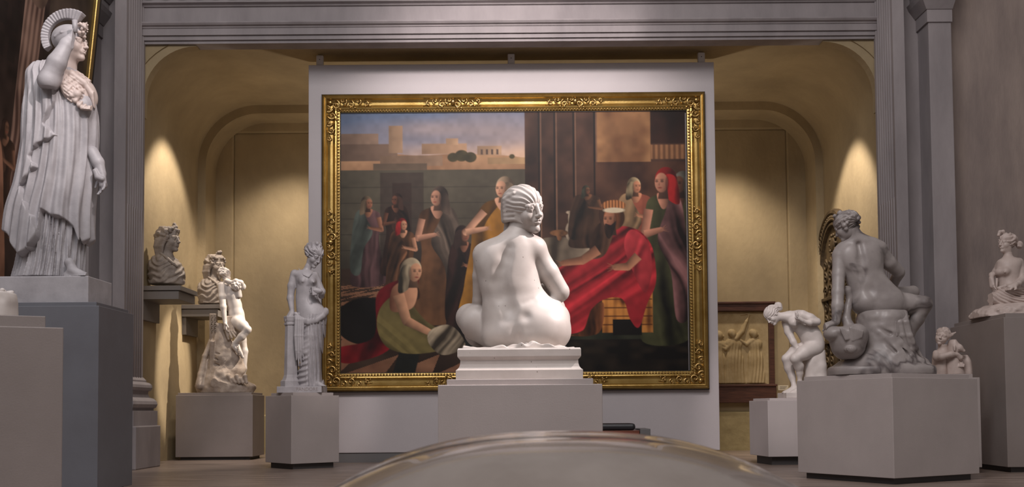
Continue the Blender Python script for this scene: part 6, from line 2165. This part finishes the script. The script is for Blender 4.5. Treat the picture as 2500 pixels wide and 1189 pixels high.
# ------------------------------------------------------------ seated draped woman on the tall pedestal
def seated_woman():
    D = 10.12
    b = at(2450, 775, D)
    org = (b.x, D, FZ)
    root = empty('seated_woman_statue', org, label='rosy marble woman seated on the ground with draped legs, at the right edge', cat='statue')
    J = Place(org, D, 140 / 694, 2360, 550)
    m = J.m
    S = Sculpt((J(85, 1000)[0], -.33, -.004), (J(960, 1000)[0], .33, J(400, 900)[2]), .006)
    S.loft(loft_rows(J, [(1150, 110, 940, 0, .29), (1080, 105, 940, 0, .29), (1010, 170, 930, 0, .27), (965, 270, 920, 0, .24)]), k=.02, fold=lambda th, Z, X, Y: -.022 * vnoise(X, Y, Z, 13) - .012 * vnoise(X, Y, Z, 30), cap=.01, power=2.6)
    S.mesh('rocky_ground', 'marble_rose_or_lit', root)
    S = Sculpt((J(240, 1000)[0], -.28, J(400, 820)[2]), (J(780, 1000)[0], .25, J(400, 330)[2]), .0042)
    S.loft(loft_rows(J, [(395, 440, 590, 0, .05), (425, 398, 640, 0, .07), (470, 388, 640, 0, .09), (540, 378, 620, 0, .10), (620, 388, 612, 0, .095), (690, 398, 606, 0, .10), (750, 395, 620, .0, .12), (800, 390, 640, .0, .13)]), k=.02, cap=.015)
    S.cone(J(505, 430, 0), J(495, 330, 0), m(52), m(50), .04)
    S.ell(J(465, 562, -.085), (m(52), .05, m(50)), None, .025)
    S.ell(J(385, 568, -.04), (m(42), .05, m(46)), None, .025)
    S.ell(J(462, 568, -.135), m(9), None, .012)
    S.chain([(J(628, 450, .0), m(58)), (J(660, 560, -.03), m(50)), (J(672, 650, -.07), m(42))], .02)
    S.chain([(J(672, 660, -.07), m(40)), (J(630, 700, -.15), m(32)), (J(600, 715, -.18), m(24))], .015)
    hand(S, J(597, 716, -.18), (-.8, -.1, -.35), (0, .4, -1), .15, .5, 1)
    S.ell(J(565, 752, -.19), m(18), None, .004)
    S.chain([(J(400, 470, .05), m(44)), (J(350, 560, .08), m(36)), (J(305, 600, .0), m(30)), (J(300, 640, -.03), m(24))], .02)
    hand(S, J(300, 645, -.03), (.05, -.1, -1), (1, 0, 0), .16, .25, -1)
    V, F = tube_data([J(365, 640, -.05), J(362, 720, -.05), J(358, 800, -.05)], [m(14), m(13), m(14)], 10)
    S.mesh('figure', 'marble_rose_or_lit', root)
    mesh_obj('short_stick', V, F, 'marble_rose_or_lit', root, True)
    H = Head(J(485, 222, 0), m(232), (-.93, -.36, .02))
    S = Sculpt(J(330, 400, 0) - [0, .16, 0], J(660, 70, 0) + [0, .16, 0], .0034)
    H.face(S)
    S.cone(J(500, 390, 0), J(492, 300, 0), m(46), m(46), .03)
    hd = S.mesh('head', 'marble_rose_or_lit', root)
    S = Sculpt(J(330, 420, 0) - [0, .17, 0], J(700, 40, 0) + [0, .17, 0], .0036)
    H.cap(S, 1.10, 16, .034, .10, .01, low=-.22)
    S.ell(J(640, 238, .0), (m(40), .035, m(50)), None, .01)
    for k in range(4):
        S.chain([(J(620, 210 + 14 * k, -.035), m(8)), (J(660, 215 + 14 * k, -.04), m(8))], .004)
    S.chain([(J(385, 120, -.01), m(18)), (J(400, 80, -.01), m(18)), (J(440, 75, -.01), m(20)), (J(450, 100, -.01), m(14))], .01)
    S.ell(J(575, 150, -.05), (m(20), .03, m(40)), None, .01)
    S.mesh('knotted_hair', 'marble_rose_or_lit', hd)
    S = Sculpt((J(230, 1000)[0], -.32, J(400, 1000)[2]), (J(900, 1000)[0], .3, J(400, 690)[2]), .005)
    S.chain([(J(600, 800, -.02), m(90)), (J(450, 840, -.08), m(84)), (J(320, 885, -.10), m(62))], .04)
    S.chain([(J(310, 900, -.10), m(58)), (J(480, 925, -.14), m(58)), (J(700, 920, -.12), m(60)), (J(840, 930, -.05), m(50))], .04)
    S.chain([(J(620, 820, .05), m(90)), (J(760, 860, .0), m(80)), (J(860, 900, .0), m(60))], .04)
    S.ell(J(275, 900, -.09), (m(30), .06, m(62)), None, .03)
    def fl_(x, y, z):
        c = J(640, 700, 0)
        r = np.sqrt((x - c[0]) ** 2 + ((z - c[2]) * 1.5) ** 2)
        return -.008 * np.sin(r * 150 + 3 * vnoise(x, y, z, 7)) + 0 * y
    S.op(fl_, J(230, 1000, -.3), J(900, 690, .28), 0, 'disp')
    S.chain([(J(385, 760, -.10), m(18)), (J(470, 735, -.13), m(20)), (J(560, 725, -.13), m(20)), (J(630, 760, -.10), m(18))], .015)
    S.mesh('draped_legs', 'marble_rose_or_lit', root)
seated_woman()

# ------------------------------------------------------------ rough fragment at the left edge
def fragment():
    D = 5.12
    b = at(-40, 772, D)
    root = empty('stone_fragment', (b.x, D, NZ), label='rough pale marble fragment cut off by the left edge of the picture', cat='sculpture')
    J = Place((b.x, D, NZ), D)
    S = Sculpt((J(-95, 772)[0], -.13, -.002), (J(38, 772)[0], .13, J(0, 690)[2]), .0042)
    S.loft([(0, J(-28, 770)[0], 0, J.m(58), .11), (.05, J(-28, 760)[0], 0, J.m(57), .11), (.10, J(-28, 740)[0], 0, J.m(56), .105), (.13, J(-30, 720)[0], 0, J.m(52), .10)], k=.01, power=3.2,
           fold=lambda th, Z, X, Y: -.007 * vnoise(X, Y, Z, 22) * np.clip((Z - .05) * 20, .2, 1), cap=.008)
    S.mesh('block', 'marble_plain', root)
    S = Sculpt((J(-95, 772)[0], -.13, .11), (J(38, 772)[0], .13, .17), .0042)
    r = random.Random(6)
    for k in range(70):
        S.ell((J(r.uniform(-74, 18), 740)[0], r.uniform(-.09, .09), .128 + r.uniform(-.004, .006)), r.uniform(.006, .014), None, .012)
    S.mesh('broken_top', 'marble_plain', root)
fragment()
